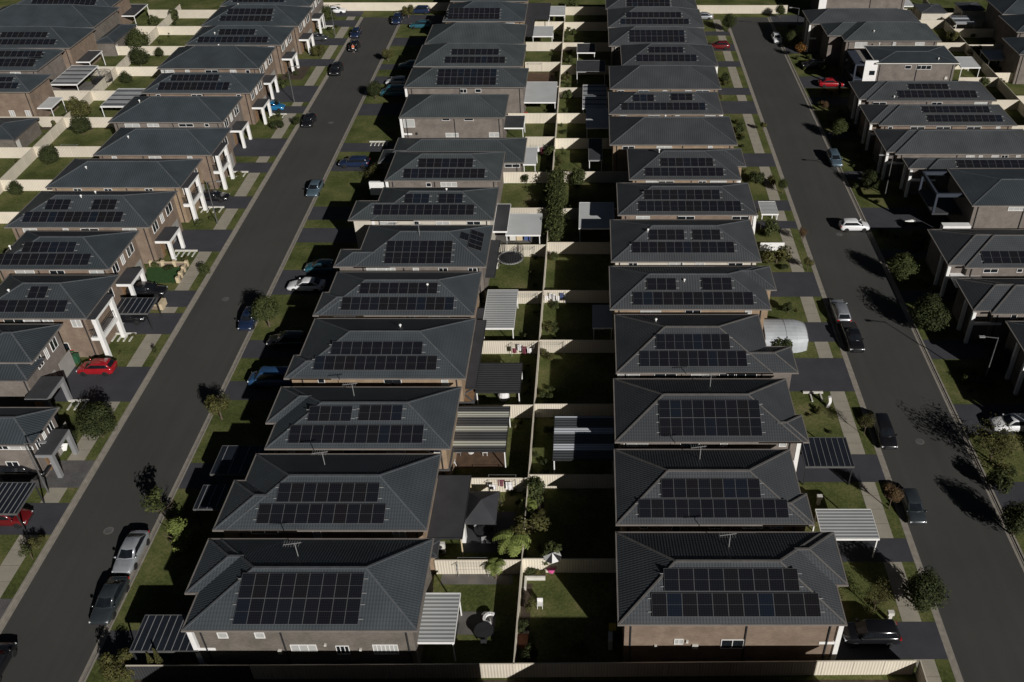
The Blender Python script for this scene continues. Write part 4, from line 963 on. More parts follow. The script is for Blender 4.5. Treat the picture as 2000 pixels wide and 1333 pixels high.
for a in [
 (188,716,'hatch','red',W_,'bright red hatchback on wide left row driveway'),
 (286,566,'wagon','black',E_,'black wagon between brick garden wall and ribbed carport'),
 (248,617,'suv','black',E_,'black car under the smoked ribbed carport'),
 (45,915,'wagon','black',E_,'black wagon with pale roof rails at left edge'),
 (14,1008,'hatch','maroon',E_,'dark red car under carport at left edge'),
 (415,382,'sedan','black',E_,'black sedan on left row driveway below white steps'),
 (533,207,'hatch','blue',E_,'bright blue hatchback on left row driveway'),
 (618,72,'sedan','grey',E_,'dark grey sedan on upper left row driveway'),
 (655,19,'sedan','white',E_,'white car behind dense shrub at top of left row'),
 (31,21,'sedan','silver',N_,'silver car in the top left corner'),
 (598,555,'sedan','white',W_,'white sedan half in shadow left of hipped roof'),
 (626,520,'hatch','teal',W_,'teal car in shadow above the white sedan'),
 (531,739,'van','vblue',W_,'blue van in shadow left of hipped roof'),
 (562,665,'suv','black',W_,'black car in deep shadow above blue van'),
 (822,48,'wagon','teal',W_,'teal wagon in shadow near top of left road'),
 (820,20,'suv','navy',W_,'navy car in shadow at top of left road'),
 (802,126,'sedan','teal',W_,'teal sedan beside eave in upper left road gardens'),
 (775,158,'hatch','white',W_,'white car with shadowed tail above blue van'),
 (770,180,'van','teal',W_,'blue van in upper left road gardens'),
 (692,316,'wagon','navy',W_,'navy wagon in shadow left of wide single storey house'),
 (1405,88,'hatch','maroon',W_,'dark red car at top of right road driveway'),
 (1372,31,'sedan','silver',W_,'silver blue car at top, right of panel roof'),
 (1623,161,'sedan','red',E_,'bright red sedan in shade before white panelled house'),
 (1590,126,'suv','black',W_,'black car in shade above bright red sedan'),
 (1982,826,'wagon','white',W_,'white wagon cut by right edge'),
 (1700,1236,'suv','black',W_,'black car at front of brown brick house, bottom right')]:
    car(*a[:5], a[5], road=False, group=GD)

# ------------------------------------------------------------------ trees and plants
def leafcloud(seed, n, size, lobes=9, flat=.85, core=.35, spread=.62, cone=False, rad=(.30, .48)):
    r = random.Random(seed); mb = MB(); L = []; n = int(n*2.6); size *= .8
    for i in range(lobes):
        u = Vector((r.gauss(0, 1), r.gauss(0, 1), r.gauss(0, 1))).normalized()*r.uniform(core, spread); u.z *= flat
        L.append((u, r.uniform(*rad)))
    for i in range(n):
        c, rd = L[r.randrange(lobes)]
        d = Vector((r.gauss(0, 1), r.gauss(0, 1), r.gauss(0, 1))).normalized()
        p = c + d*rd*(r.random()**.35)
        if not cone and i % 6 == 0: p = p*.45
        if cone:
            z = r.random()**1.3; a = r.uniform(0, 6.283); q = (1-z)*.5*r.uniform(.55, 1)+.03; p = Vector((q*math.cos(a), q*math.sin(a), z*2-1))
        nrm = (d+Vector((r.uniform(-.6, .6), r.uniform(-.6, .6), r.uniform(-.1, .9)))).normalized()
        t = nrm.orthogonal().normalized(); a = r.uniform(0, 6.283)
        t = (t*math.cos(a)+nrm.cross(t)*math.sin(a)); b = nrm.cross(t); s = size*r.uniform(.6, 1.3)
        mb.quad(p-t*s, p-b*s*.55, p+t*s, p+b*s*.55)
    return mb
CROWN = {}
for nm, seed, n, size, kw, mat in [
  ('round', 1, 3400, .060, dict(lobes=24, core=.15, spread=.55, rad=(.36, .52)), 'leaf'), ('round2', 2, 3400, .060, dict(lobes=20, core=.15, spread=.55, rad=(.36, .54)), 'leaf_d'),
  ('olive', 3, 1700, .065, dict(lobes=9), 'leaf_y'), ('bright', 4, 1100, .085, dict(lobes=10, spread=.8), 'leaf_l'),
  ('thin', 5, 1000, .045, dict(lobes=16, core=.3, spread=.9), 'leaf_y'), ('rust', 6, 1300, .055, dict(lobes=9, spread=.7), 'leaf_r'),
  ('small', 7, 650, .10, dict(lobes=7), 'leaf'), ('small_d', 8, 650, .10, dict(lobes=6), 'leaf_d'), ('small_y', 9, 500, .10, dict(lobes=6), 'leaf_y'),
  ('cone', 10, 1300, .055, dict(cone=True), 'leaf_y'), ('sap', 11, 220, .11, dict(lobes=5, spread=.8), 'leaf'), ('flower', 12, 300, .11, dict(lobes=6), 'leaf_o')]:
    CROWN[nm] = leafcloud(seed, n, size, **kw).mesh('crown', M[mat])
def trunk_mesh(seed, h, spread, limbs=5, r=.045):
    q = random.Random(seed); mb = MB(); mb.tube((0, 0, 0), (0.02, .01, h*.55), r*1.3, r*.9, 8)
    for i in range(limbs):
        a = 6.283*i/limbs+q.uniform(-.3, .3); zz = h*q.uniform(.4, .6); e = Vector((math.cos(a)*spread*q.uniform(.5, .9), math.sin(a)*spread*q.uniform(.5, .9), h*q.uniform(.85, 1.15)))
        m = Vector((e.x*.45, e.y*.45, (zz+e.z)/2+.05)); mb.tube((0, 0, zz), m, r*.6, r*.42, 6); mb.tube(m, e, r*.42, r*.12, 6)
        for k in range(3):
            e2 = m+(e-m)*q.uniform(.2, .8); mb.tube(e2, e2+Vector((q.uniform(-.3, .3), q.uniform(-.3, .3), q.uniform(.1, .35)))*spread, r*.2, r*.06, 5)
    return mb
TR = trunk_mesh(5, 1.0, .55).mesh('trunk', M['trunk']); TRB = trunk_mesh(8, 1.0, .9, 9, .03).mesh('trunk', M['trunk'])
trr = random.Random(99)
def tree(px, py, zc, r, kind, label, cat='tree', name='street_tree', group=None, sz=1.0):
    x, y = W(px, py, zc); t = thing(name, label, cat, (x, y, .12), group)
    r *= 1.18 if r > 1.15 else 1.05
    nm = {'bare': 'sap'}.get(kind, kind)
    o = bpy.data.objects.new('crown' if cat == 'tree' else 'foliage', CROWN[nm]); C.objects.link(o); o.parent = t
    o.location = (0, 0, zc-.12); o.scale = (r, r*trr.uniform(.9, 1.1), r*sz); o.rotation_euler = (0, 0, trr.uniform(0, 6.28))
    if kind == 'cone': o.scale = (r, r, zc)
    hgt = max(.4, zc)
    o = bpy.data.objects.new('trunk' if cat == 'tree' else 'stem', TRB if kind in ('bare', 'thin', 'rust') else TR); C.objects.link(o); o.parent = t
    rr_ = r*1.0; o.scale = (rr_, rr_, hgt); o.rotation_euler = (0, 0, trr.uniform(0, 6.28))
    return t
GT = 'street trees along the kerbs'
for a in [
 (518,605,2.6,1.9,'round','round dark tree shading the dark blue hatchback'),
 (423,786,2.5,1.5,'olive','olive tree at kerb right of the red hatchback'),
 (340,1045,1.6,1.7,'bright','bright leafed shrubby tree right of the silver sedan'),
 (228,1296,1.6,1.5,'olive','ragged olive tree at bottom below dark carport'),
 (312,985,2.2,1.6,'bare','nearly bare dark tree above the bright leafed tree'),
 (731,172,2.2,1.5,'round2','tree at kerb above shaded blue vans, left road'),
 (756,103,2.0,1.3,'olive','small olive kerb tree in upper left road'),
 (796,17,2.2,1.6,'olive','topmost kerb tree on right side of left road'),
 (188,820,2.4,2.0,'round2','dense green tree over the footpath above white sign board'),
 (718,50+335,1.8,1.3,'olive','spreading shrubby tree beside shaded white balcony'),
 (1764,521,2.3,1.9,'round','round kerb tree between two long shadows, right road'),
 (1818,610,2.6,2.4,'round2','largest round dark tree on right road verge'),
 (1640,250,2.2,1.6,'round','round tree above the blue grey wagon'),
 (1945,866,2.4,2.6,'thin','wide thin tree below the white wagon'),
 (1805,1150,2.6,1.9,'round2','dense dark kerb tree at lower right'),
 (1745,962,2.4,1.2,'rust','rusty leafed tree beside charcoal hatchback'),
 (1694,822,2.2,.9,'thin','thin sapling beside black wagon, right road'),
 (1562,94,2.2,1.3,'flower','tree with orange flowers near top right road'),
 (1547,72,2.2,1.3,'round','green tree just above the orange flowered one'),
 (1424,40,2.6,1.7,'round2','dark tree at top left of the right road'),
 (1530,360,1.7,1.0,'round','small kerb tree left side of right road, above white awning'),
 (1492,243,1.5,.8,'olive','small kerb tree left side of right road near grey driveway'),
 (1570,455,1.8,1.0,'rust','reddish sapling by white front wall'),
 (1580,510,1.6,.9,'olive','slim olive sapling below the reddish one'),
 (1990,1010,2.4,1.8,'round2','dark tree cut by right edge'),
 (1715,1165,2.2,1.3,'thin','sparse tree over footpath at lower right'),
 (1524,20,2.0,1.3,'round','tree left of top right road end'),
 (1950,700,2.0,1.6,'round2','shaded tree under the street lamp at right'),
 (1610,205,1.6,1.1,'rust','rusty shrub by kerb below bright red sedan')]:
    tree(*a[:5], a[5], group=GT)
for a in [
 (268,80,2.6,2.6,'round','large garden tree above cream fence at upper left'),
 (270,108,2.2,2.0,'round2','dark garden tree just below the large one, upper left'),
 (150,207,2.4,2.2,'olive','feathery tree beside striped steel patio roof'),
 (156,242,2.0,1.7,'round2','dense tree below the feathery one, left gardens'),
 (95,301,1.6,1.7,'round2','round bush on cream fence line at left'),
 (29,367,1.3,1.2,'round2','small dark tree by fence at left edge'),
 (245,151,1.2,1.3,'round2','dark bush at fence corner above green lawn'),
 (311,101,1.3,1.1,'round2','small conical bush against upper left fence'),
 (132,850,1.3,1.1,'round2','dark bush next to the white sign board'),
 (398,365,1.5,1.1,'round','round bush before tall white pillars'),
 (622,95,1.8,1.6,'olive','loose shrub beside footpath near dark grey sedan'),
 (640,28,1.2,2.0,'round','wide dense shrub before the white car, top of left row'),
 (578,235,1.0,.9,'round2','dark shrub touching black hatchback, left road'),
 (398,525,1.0,1.1,'small','scrubby shrub right of brick garden wall'),
 (1003,1050,2.0,1.6,'small_y','shaggy shrub left of centre fence near striped umbrella'),
 (1040,1020,1.6,1.7,'small_y','tall leafy shrub right of centre fence above umbrella'),
 (1078,1078,1.7,1.3,'small','bushy plant hanging over the striped umbrella'),
 (1045,955,1.0,1.7,'small','climbing shrub against cream fence, lower middle'),
 (1132,1266,1.5,1.0,'small','lone shrub in shadow near bottom centre'),
 (1032,1275,1.2,1.1,'small_d','dark shrub at bottom corner of centre fence'),
 (1130,345,1.6,1.8,'small','shrub row top right of tall hedge'),
 (1075,296,1.5,1.3,'small','bush right of the maroon washing'),
 (1028,348,1.2,1.0,'small_d','dark bush left of tall hedge'),
 (1120,62,1.0,1.0,'small','low bush near top of centre fence'),
 (1112,115,1.2,1.1,'small','leafy bush right of centre fence beside charcoal roofs'),
 (1108,150,1.0,1.0,'small_y','pale bush right of centre fence, upper gardens'),
 (1118,8,1.4,1.6,'small','bush at very top of centre fence'),
 (1110,185,1.2,1.2,'small','straggly bush beside striped patio roof'),
 (105,240,1.0,.9,'small_y','yellowish bush below pale square awning'),
 (70,248,1.1,1.1,'small','bushy plant at left gardens by brown bed'),
 (40,318,.9,.9,'small_y','flowering shrub near left edge'),
 (300,685,1.0,.5,'sap','tiny sapling on verge right of red hatchback'),
 (55,1075,1.3,.8,'sap','sapling by footpath at lower left'),
 (70,1008+50,.9,.9,'small_y','yellow green shrub near dark red car'),
 (300,40,1.4,1.5,'small','shrubs beside porch at upper left'),
 (340,28,1.6,1.6,'small','second shrub right of upper left porch'),
 (60,208,1.0,.8,'small_d','dark shrub behind pale square awning'),
 (1505,445,1.3,1.5,'small','green shrub beside white front wall, right road'),
 (1518,498,1.4,2.0,'small_y','wide mottled shrub below white front wall'),
 (1480,345,1.2,1.4,'small_d','dark garden shrub right of pillar house'),
 (1508,352,1.0,1.2,'small_y','small light shrub near footpath, right road'),
 (1445,250,1.2,1.3,'small','front shrub right of plain roofed house'),
 (1415,150,1.2,1.2,'small_d','dark front shrub near white frame'),
 (1528,670,1.2,1.6,'small_d','low dark shrub below the covered boat'),
 (1540,600,1.0,1.0,'small','small shrub on lawn above covered boat'),
 (1905,98,1.8,1.5,'olive','slim tree beside grey square shelter'),
 (1862,68,1.9,1.7,'olive','bushy tree above pale wall, upper right gardens'),
 (1922,160,1.2,1.3,'small','green bush by cream fence at upper right'),
 (1700,350,1.8,1.6,'round2','shaded bush behind lamp on right verge'),
 (1690,305,1.4,1.4,'small_y','yellowish shrub on right verge below round tree'),
 (1665,250,1.2,1.2,'small_d','small dark shrub beside round tree'),
 (1795,470,1.2,1.8,'small','low shrubs below motorbike at right'),
 (1700,105,1.2,1.1,'small_d','dark shrub in front of white panelled house'),
 (1610,130,1.3,1.2,'small_y','yellow tipped shrub by kerb near black car'),
 (1640,178,1.0,.9,'small_y','small shrub in front of bright red sedan'),
 (1655,235,1.2,1.0,'small','green bush close to right kerb, upper road'),
 (1960,940,1.4,1.5,'small_d','dark shrub below the wide thin tree'),
 (1925,740,1.0,1.3,'small_d','dark low shrub at base of street lamp, right side'),
 (735,335,1.6,1.5,'thin','thin tree in shadow left of wide house'),
 (478,930,1.0,.8,'small_d','dark shrub by shaded carport'),
 (1035,1180,1.0,.8,'small_y','pale garden plants along centre fence at lower lawn'),
 (1022,1225,1.0,.8,'small_d','dark plants along centre fence beside terracotta planter'),
 (1065,690,.8,.7,'small_y','plants along centre fence beside shaded lawn'),
 (1060,770,.7,.6,'small','small plants beside centre fence near lawn edge'),
 (1070,640,.9,.9,'small_y','light plant below patterned washing'),
 (1082,500,.9,.9,'small','low plant beside centre fence below hedge'),
 (60,660,1.0,.9,'small_d','shrub beside house entrance at left'),
 (545,165,.8,1.5,'small','clipped low hedge in front of upper left portico'),
 (540,245,.9,1.3,'small_d','spiky shrubs on lawn below bright blue hatchback'),
 (228,50,1.0,1.2,'small_y','pale shrub near upper left cream fence')]:
    tree(*a[:5], a[5], cat='tree' if a[4] in ('round', 'olive', 'thin') and a[3] > 1.5 else 'shrub', name='garden_tree' if a[4] in ('round', 'olive', 'thin') and a[3] > 1.5 else 'garden_shrub', group='plants in the gardens')
# tall hedge along the centre fence
hr = random.Random(4); x0, y0 = W(1083, 462, 1.4); x1, y1 = W(1090, 350, 1.4)
t = thing('hedge', 'tall dense hedge along right side of centre fence', 'hedge', ((x0+x1)/2, (y0+y1)/2, .12))
b = MB()
for i in range(13000):
    f = hr.random(); p = Vector((x0+(x1-x0)*f+hr.gauss(0, .55), y0+(y1-y0)*f, .2+3.0*hr.random()**.8+.4*math.sin(f*23)))
    n = Vector((hr.gauss(0, 1), hr.gauss(0, 1), hr.uniform(0, 1))).normalized(); q = n.orthogonal().normalized(); s = hr.uniform(.09, .21); r_ = n.cross(q)
    b.quad(p-q*s, p-r_*s*.6, p+q*s, p+r_*s*.6)
b.build('foliage', M['leaf'], t)
b = MB()
for i in range(14): f = (i+.5)/14; b.tube((x0+(x1-x0)*f, y0+(y1-y0)*f, .12), (x0+(x1-x0)*f, y0+(y1-y0)*f, 2.2), .05, .03, 6)
b.build('stems', M['trunk'], t)
# conifers
for px, lab in ((285, 'leftmost of the three pencil conifers before the smoked carport'), (302, 'tallest middle pencil conifer before the smoked carport'), (334, 'rightmost shorter pencil conifer before the smoked carport')):
    y = 42.98; x = (px+9-CX)*y/ray(CX, 1293)[1]; t = thing('conifer', lab, 'conifer', (x, y, .12), 'pencil conifers'); hh = {285: 2.7, 302: 3.3, 334: 2.1}[px]
    o = bpy.data.objects.new('crown', CROWN['cone']); C.objects.link(o); o.parent = t; o.location = (0, 0, hh/2+.1); o.scale = (.95, .95, hh/2)
    b = MB(); b.tube((0, 0, 0), (0, 0, hh*.6), .06, .03); o = link('trunk', b.mesh('trunk', M['trunk'])); o.parent = t
# palms
def palm(px, py, h, n, L, label, seed):
    x, y = W(px, py, h); t = thing('palm_tree', label, 'palm', (x, y, .12)); q = random.Random(seed); b = MB()
    for i in range(n):
        a = 6.283*i/n+q.uniform(-.2, .2); e = q.uniform(.1, .9); p = Vector((0, 0, h)); d = Vector((math.cos(a), math.sin(a), e)); st_ = L/9
        side = Vector((-math.sin(a), math.cos(a), 0))
        for k in range(9):
            p2 = p+d.normalized()*st_; d.z -= .24
            for s in (1, -1):
                w_ = .42*math.sin(math.pi*(k+1)/10.5)+.05
                b.quad(p, p2, p2+side*s*w_+Vector((0, 0, -.14)), p+(p2-p)*.35+side*s*w_*.9+Vector((0, 0, -.14)))
            p = p2
    o = link('fronds', b.mesh('fronds', M['leaf_l'])); o.parent = t
    b = MB(); b.tube((0, 0, 0), (0, 0, h), .14, .10, 10); o = link('trunk', b.mesh('trunk', M['trunk'])); o.parent = t
palm(1000, 1050, 2.4, 15, 2.0, 'green palm left of centre fence beside the umbrella', 1)
palm(966, 1103, 1.9, 7, 1.1, 'small palm in front of cream fence, lower gardens', 2)
palm(1030, 985, 1.5, 9, 1.1, 'palm seedling right of centre fence above umbrella', 3)

# ------------------------------------------------------------------ street lamps
def lamp(px, py, side, label, h=6.6):
    x, y = W(px, py); t = thing('street_lamp', label, 'street lamp', (x, y, .12), 'street lamps')
    b = MB(); b.tube((x, y, .12), (x, y, h), .09, .055, 10); b.build('pole', M['pole'], t)
    b = MB(); b.bar((x, y, h-.08), (x+side*1.5, y, h+.12), .07); b.build('arm', M['pole'], t)
    b = MB(); b.box(x+side*1.45, x+side*2.05, y-.14, y+.14, h+.05, h+.17); b.build('lamp_head', M['alu'], t)
for px, py, s, lab in [(95,963,1,'street lamp leaning shadow over black wagon at left'),(425,437,1,'street lamp on left row verge below black sedan'),(575,200,1,'street lamp beside bright blue hatchback'),(655,72,1,'street lamp beside dark grey sedan'),
    (1728,383,-1,'street lamp on right verge in middle distance'),(1920,752,-1,'nearest street lamp on right verge'),(1553,78,-1,'street lamp beside orange flowered tree')]: lamp(px, py, s, lab)

# ------------------------------------------------------------------ garden things
def simple(name, label, cat, px, py, parts, group=None, z=.12, rz=0):
    x, y = W(px, py, z); t = thing(name, label, cat, (x, y, .12), group, rz=rz)
    for nm, mat, fn in parts:
        b = MB(); fn(b); o = link(nm, b.mesh(nm, M[mat])); o.parent = t
    return t
def trampoline(label, px, py, R_=1.6, net='net'):
    def ring(r, z, w=.04):
        def f(b):
            for i in range(24):
                a, c = 6.283*i/24, 6.283*(i+1)/24; b.bar((r*math.cos(a), r*math.sin(a), z), (r*math.cos(c), r*math.sin(c), z), w)
        return f
    def netp(b):
        for i in range(8):
            a = 6.283*i/8; b.tube((R_*math.cos(a), R_*math.sin(a), 0), (R_*math.cos(a), R_*math.sin(a), 2.3), .025, .025, 6)
    def mesh_(b):
        for i in range(24):
            a, c = 6.283*i/24, 6.283*(i+1)/24
            for k in range(2):
                f0 = a+(c-a)*(k*.5); f1 = a+(c-a)*(k*.5+.16)
                b.quad((R_*math.cos(f0), R_*math.sin(f0), .85), (R_*math.cos(f1), R_*math.sin(f1), .85), (R_*math.cos(f1), R_*math.sin(f1), 2.25), (R_*math.cos(f0), R_*math.sin(f0), 2.25))
    return simple('trampoline', label, 'trampoline', px, py, [('mat', 'net', lambda b: b.lathe([(.01, .80), (R_*.86, .80), (R_*.86, .82), (.01, .82)], 24)), ('pad', 'alu' if net != 'net' else 'dark_metal', ring(R_*.95, .84, .16)),
        ('enclosure_net', 'net', mesh_), ('pole', 'dark_metal', netp), ('top_ring', 'dark_metal', ring(R_, 2.28))])
trampoline('round trampoline with pale rim on middle garden lawn', 998, 514, 1.7, 'pale')
trampoline('round black netted trampoline in far left gardens', 203, 165, 1.8)
def clothesline(label, px, py, cloths=(), wid=2.6, h=1.7):
    parts = [('frame', 'alu', lambda b: (b.tube((-wid/2, 0, 0), (-wid/2, 0, h), .03, .03, 6), b.tube((wid/2, 0, 0), (wid/2, 0, h), .03, .03, 6), b.bar((-wid/2, -.7, h), (-wid/2, .7, h), .04), b.bar((wid/2, -.7, h), (wid/2, .7, h), .04))),
             ('line', 'alu', lambda b: [b.bar((-wid/2, y, h), (wid/2, y, h), .015) for y in (-.65, -.3, 0, .3, .65)])]
    t = simple('clothesline', label, 'clothesline', px, py, parts, 'clotheslines in the gardens')
    for i, mat in enumerate(cloths):
        b = MB(); x = -wid/2+.15+i*(wid-.3)/len(cloths); w_ = (wid-.3)/len(cloths)*.85; y = (-.65, 0, -.3)[i % 3]; dz = .7+.35*((i*7) % 3)/2
        n = 5
        for k in range(n):
            a0, a1 = x+w_*k/n, x+w_*(k+1)/n; s0, s1 = .05*math.sin(k*1.9), .05*math.sin((k+1)*1.9)
            b.quad((a0, y+s0, h), (a1, y+s1, h), (a1, y+s1*1.8, h-dz), (a0, y+s0*1.8, h-dz))
        o = link('washing', b.mesh('washing', M[mat])); o.location = (t.location.x, t.location.y, t.location.z)
        tag(o, f"{ {'cloth_w':'white','cloth_m':'maroon','cloth_b':'blue','pink':'pink'}[mat]} washing hanging on {label.split(' ',1)[1] if label[0:2]=='a ' else label}"[:110], 'washing', 'washing on the lines')
    return t
clothesline('line under cream fence above fourth garden', 1022, 697, ('cloth_m', 'cloth_w', 'cloth_m', 'cloth_w'))
clothesline('line at cream fence corner above gazebo', 982, 962, ('cloth_w', 'cloth_m', 'cloth_w'))
clothesline('line right of centre fence under patterned washing', 1084, 595, ('cloth_w', 'cloth_w', 'cloth_w', 'cloth_w', 'cloth_b'))
clothesline('line beside small pale roof', 1052, 306, ('cloth_m', 'cloth_w', 'cloth_m'))
for px, py, lab in [(925, 1126, 'bare clothesline against lower cream fence'), (1030, 598, 'bare clothesline on cream fence above fifth garden'), (1026, 505, 'bare clothesline beside the pale trampoline'), (140, 305, 'bare clothesline against left garden fence'),
    (220, 105, 'bare clothesline against upper left fence'), (1080, 693, 'bare clothesline right of centre fence in sun'), (325, 66, 'bare clothesline near top of left gardens'), (1045, 140, 'bare clothesline above brown deck'), (180, 195, 'bare clothesline beside feathery tree')]:
    clothesline(lab, px, py)
# gazebo
x0, y0 = W(905, 1020, 2.3); x1 = W(968, 1020, 2.3)[0]; y1 = W(905, 958, 2.3)[1]
t = thing('gazebo', 'dark square gazebo with peaked cloth roof on slate paving', 'gazebo', ((x0+x1)/2, (y0+y1)/2, .12))
b = MB(); c = ((x0+x1)/2, (y0+y1)/2)
P = [(x0,y0),(x1,y0),(x1,y1),(x0,y1)]
for i in range(4): b.quad((*P[i], 2.2), (*P[(i+1)%4], 2.2), (c[0], c[1], 3.1)); b.quad((*P[i], 1.95), (*P[(i+1)%4], 1.95), (*P[(i+1)%4], 2.2), (*P[i], 2.2))
b.build('canopy', M['slate'], t)
for p in P: b = MB(); b.box(p[0]-.04, p[0]+.04, p[1]-.04, p[1]+.04, .13, 2.2); b.build('post', M['dark_metal'], t)
# covered boat shelter
x0, y0 = W(1497, 662, 2.2); x1 = W(1582, 662, 2.2)[0]; y1 = W(1497, 615, 2.2)[1]
t = thing('fabric_shelter', 'rounded silver fabric shelter on front driveway', 'shelter', ((x0+x1)/2, (y0+y1)/2, .12)); b = MB(); n = 12; K = []
for j in range(9):
    xx = x0+(x1-x0)*j/8; sc = 1-.22*max(0, (j-5)/3)**2; row = []
    for i in range(n+1):
        a = math.pi*i/n; row.append((xx, (y0+y1)/2-(y1-y0)/2*math.cos(a)*sc, .9+1.5*sc*math.sin(a)**.7))
    row = [(xx, row[0][1], .13)]+row+[(xx, row[-1][1], .13)]; K.append(row)
for j in range(8):
    for i in range(len(K[0])-1): b.quad(K[j][i], K[j+1][i], K[j+1][i+1], K[j][i+1])
for row in (K[0], K[-1]): b.quad(*row)
b.build('cover', M['tank'], t); b = MB()
for j in (0, 4, 8):
    for i in range(len(K[0])-1): b.bar(K[j][i], K[j][i+1], .05)
b.build('frame', M['alu'], t)
# umbrella and pieces around it
simple('garden_umbrella', 'black and white striped umbrella beside pink cloth', 'umbrella', 1080, 1115, [
    ('canopy', 'white', lambda b: [b.quad((0.8*math.cos(6.283*i/8), 0.8*math.sin(6.283*i/8), 1.9), (0.8*math.cos(6.283*(i+1)/8), 0.8*math.sin(6.283*(i+1)/8), 1.9), (0, 0, 2.35)) for i in range(0, 8, 2)]),
    ('dark_gore', 'dark_metal', lambda b: [b.quad((0.8*math.cos(6.283*i/8), 0.8*math.sin(6.283*i/8), 1.9), (0.8*math.cos(6.283*(i+1)/8), 0.8*math.sin(6.283*(i+1)/8), 1.9), (0, 0, 2.35)) for i in range(1, 8, 2)]),
    ('pole', 'alu', lambda b: b.tube((0, 0, 0), (0, 0, 2.35), .025, .025, 6))])
simple('beach_towel', 'bright pink cloth hanging below the striped umbrella', 'towel', 1078, 1122, [('cloth', 'pink', lambda b: b.quad((-.5, 0, .75), (.4, .05, .8), (.08, -.05, .1), (-.2, 0, .12)))])
def chair(label, px, py, mat='white', rz=0, group='garden chairs'):
    return simple('garden_chair', label, 'chair', px, py, [('seat', mat, lambda b: b.box(-.24, .24, -.24, .24, .42, .46)), ('backrest', mat, lambda b: b.box(-.24, .24, .21, .25, .47, .90)),
        *[('leg', mat, (lambda sx, sy: (lambda b: b.box(sx*.21-.02, sx*.21+.02, sy*.21-.02, sy*.21+.02, 0, .42)))(sx, sy)) for sx in (1, -1) for sy in (1, -1)]], group, rz=R(rz))
def table(label, px, py, mat='white', r=.5):
    return simple('garden_table', label, 'table', px, py, [('table_top', mat, lambda b: b.lathe([(.01, .70), (r, .70), (r, .74), (.01, .74)], 18)), ('leg', mat, lambda b: b.tube((0, 0, 0), (0, 0, .7), .05, .04)), ('base', mat, lambda b: b.lathe([(.01, 0), (.3, 0), (.28, .04), (.01, .05)], 14))], 'garden tables')
table('round white table on brown deck under striped patio roof', 920, 884); chair('white chair right of round table on brown deck', 948, 888); chair('slatted chair left of round table on brown deck', 896, 888, 'alu')
table('dark table on slate paving beside gazebo', 942, 1045, 'dark_metal', .7); chair('dark metal chair left of slate paving table', 934, 1040, 'alu', 40); chair('dark metal chair below slate paving table', 946, 1058, 'alu', 190); chair('dark metal chair right of slate paving table', 958, 1042, 'dark_metal', -60)
simple('garden_swing', 'white crescent garden seat in shadow below curved path', 'swing seat', 958, 1216, [('seat', 'white', lambda b: [b.bar((.5*math.cos(a/10), .5*math.sin(a/10), .5), (.5*math.cos((a+4)/10), .5*math.sin((a+4)/10), .5), .22) for a in range(10, 50, 4)]), ('base', 'alu', lambda b: b.tube((0, 0, 0), (0, 0, .5), .04, .04))])
table('dark glass table in shadow near bottom garden', 946, 1242, 'dark_metal', .8); chair('dark chair beside shadowed glass table', 946, 1258, 'dark_metal', 180)
chair('white dog shaped garden ornament chair on lower lawn', 1055, 1186, 'white')
def ac(label, px, py, rz=0):
    return simple('air_conditioner', label, 'air conditioner', px, py, [('casing', 'offwhite', lambda b: b.box(-.45, .45, -.17, .17, .05, 1.3)), *[('fan', 'dark_metal', (lambda zz: (lambda b: (b.lathe([(.01, 0), (.24, 0), (.24, .03), (.01, .03)], 14), setattr(b, 'v', [(x, -.172-z, y+zz) for x, y, z in b.v]))))(zz)) for zz in (.36, .95)]], 'air conditioners', rz=R(rz))
ac('twin fan unit beside tan rear extension', 861, 1080); ac('twin fan unit beside trampoline garden wall', 971, 523, 80); ac('pale unit on shaded wall at bottom centre', 1192, 1262, 90)
simple('water_tank', 'beige water tank leaning by bottom fence', 'water tank', 487, 1290, [('tank', 'beige', lambda b: b.lathe([(.02, 0), (.42, 0), (.44, .1), (.44, .9), (.36, 1.05), (.02, 1.1)], 18)), ('lid', 'offwhite', lambda b: b.lathe([(.01, 1.1), (.15, 1.1), (.15, 1.16), (.01, 1.16)], 12))])
simple('boat', 'cream tub with dark bundles beside brown brick wall', 'tub', 1556, 1280, [('tub', 'beige', lambda b: loft(b, [[(x, -.5*w_, z0), (x, .5*w_, z0), (x, .6*w_, .8), (x, -.6*w_, .8)] for x, w_, z0 in ((-1.1, .8, .1), (-.4, 1, .0), (.5, 1, .0), (1.1, .6, .15))])), ('bundle', 'dark_metal', lambda b: b.lathe([(.02, .8), (.45, .82), (.4, 1.1), (.15, 1.3), (.02, 1.32)], 9))]).name = 'storage_tub'
def bin_(label, px, py, lid='red', rz=0):
    return simple('wheelie_bin', label, 'bin', px, py, [('bin_body', 'greenp', lambda b: loft(b, [[(-.22, -.24, 0), (.22, -.24, 0), (.22, .24, 0), (-.22, .24, 0)], [(-.28, -.32, 1.0), (.28, -.32, 1.0), (.28, .32, 1.0), (-.28, .32, 1.0)]])),
        ('lid', lid, lambda b: b.box(-.3, .3, -.36, .34, 1.0, 1.07)), ('wheel', 'tyre', lambda b: b.tube((-.28, .26, .1), (.28, .26, .1), .1, .1, 10))], 'wheelie bins', rz=R(rz))
bin_('red lidded bin beside house entrance, left row', 147, 695); bin_('yellow lidded bin next to the red lidded one', 139, 697, 'yellow'); bin_('green bin beside driveway with red car', 152, 708, 'greenp')
bin_('red lidded bin by striped garden carport, middle gardens', 1028, 232); bin_('yellow lidded bin in shade by bottom centre wall', 1196, 1240, 'yellow')
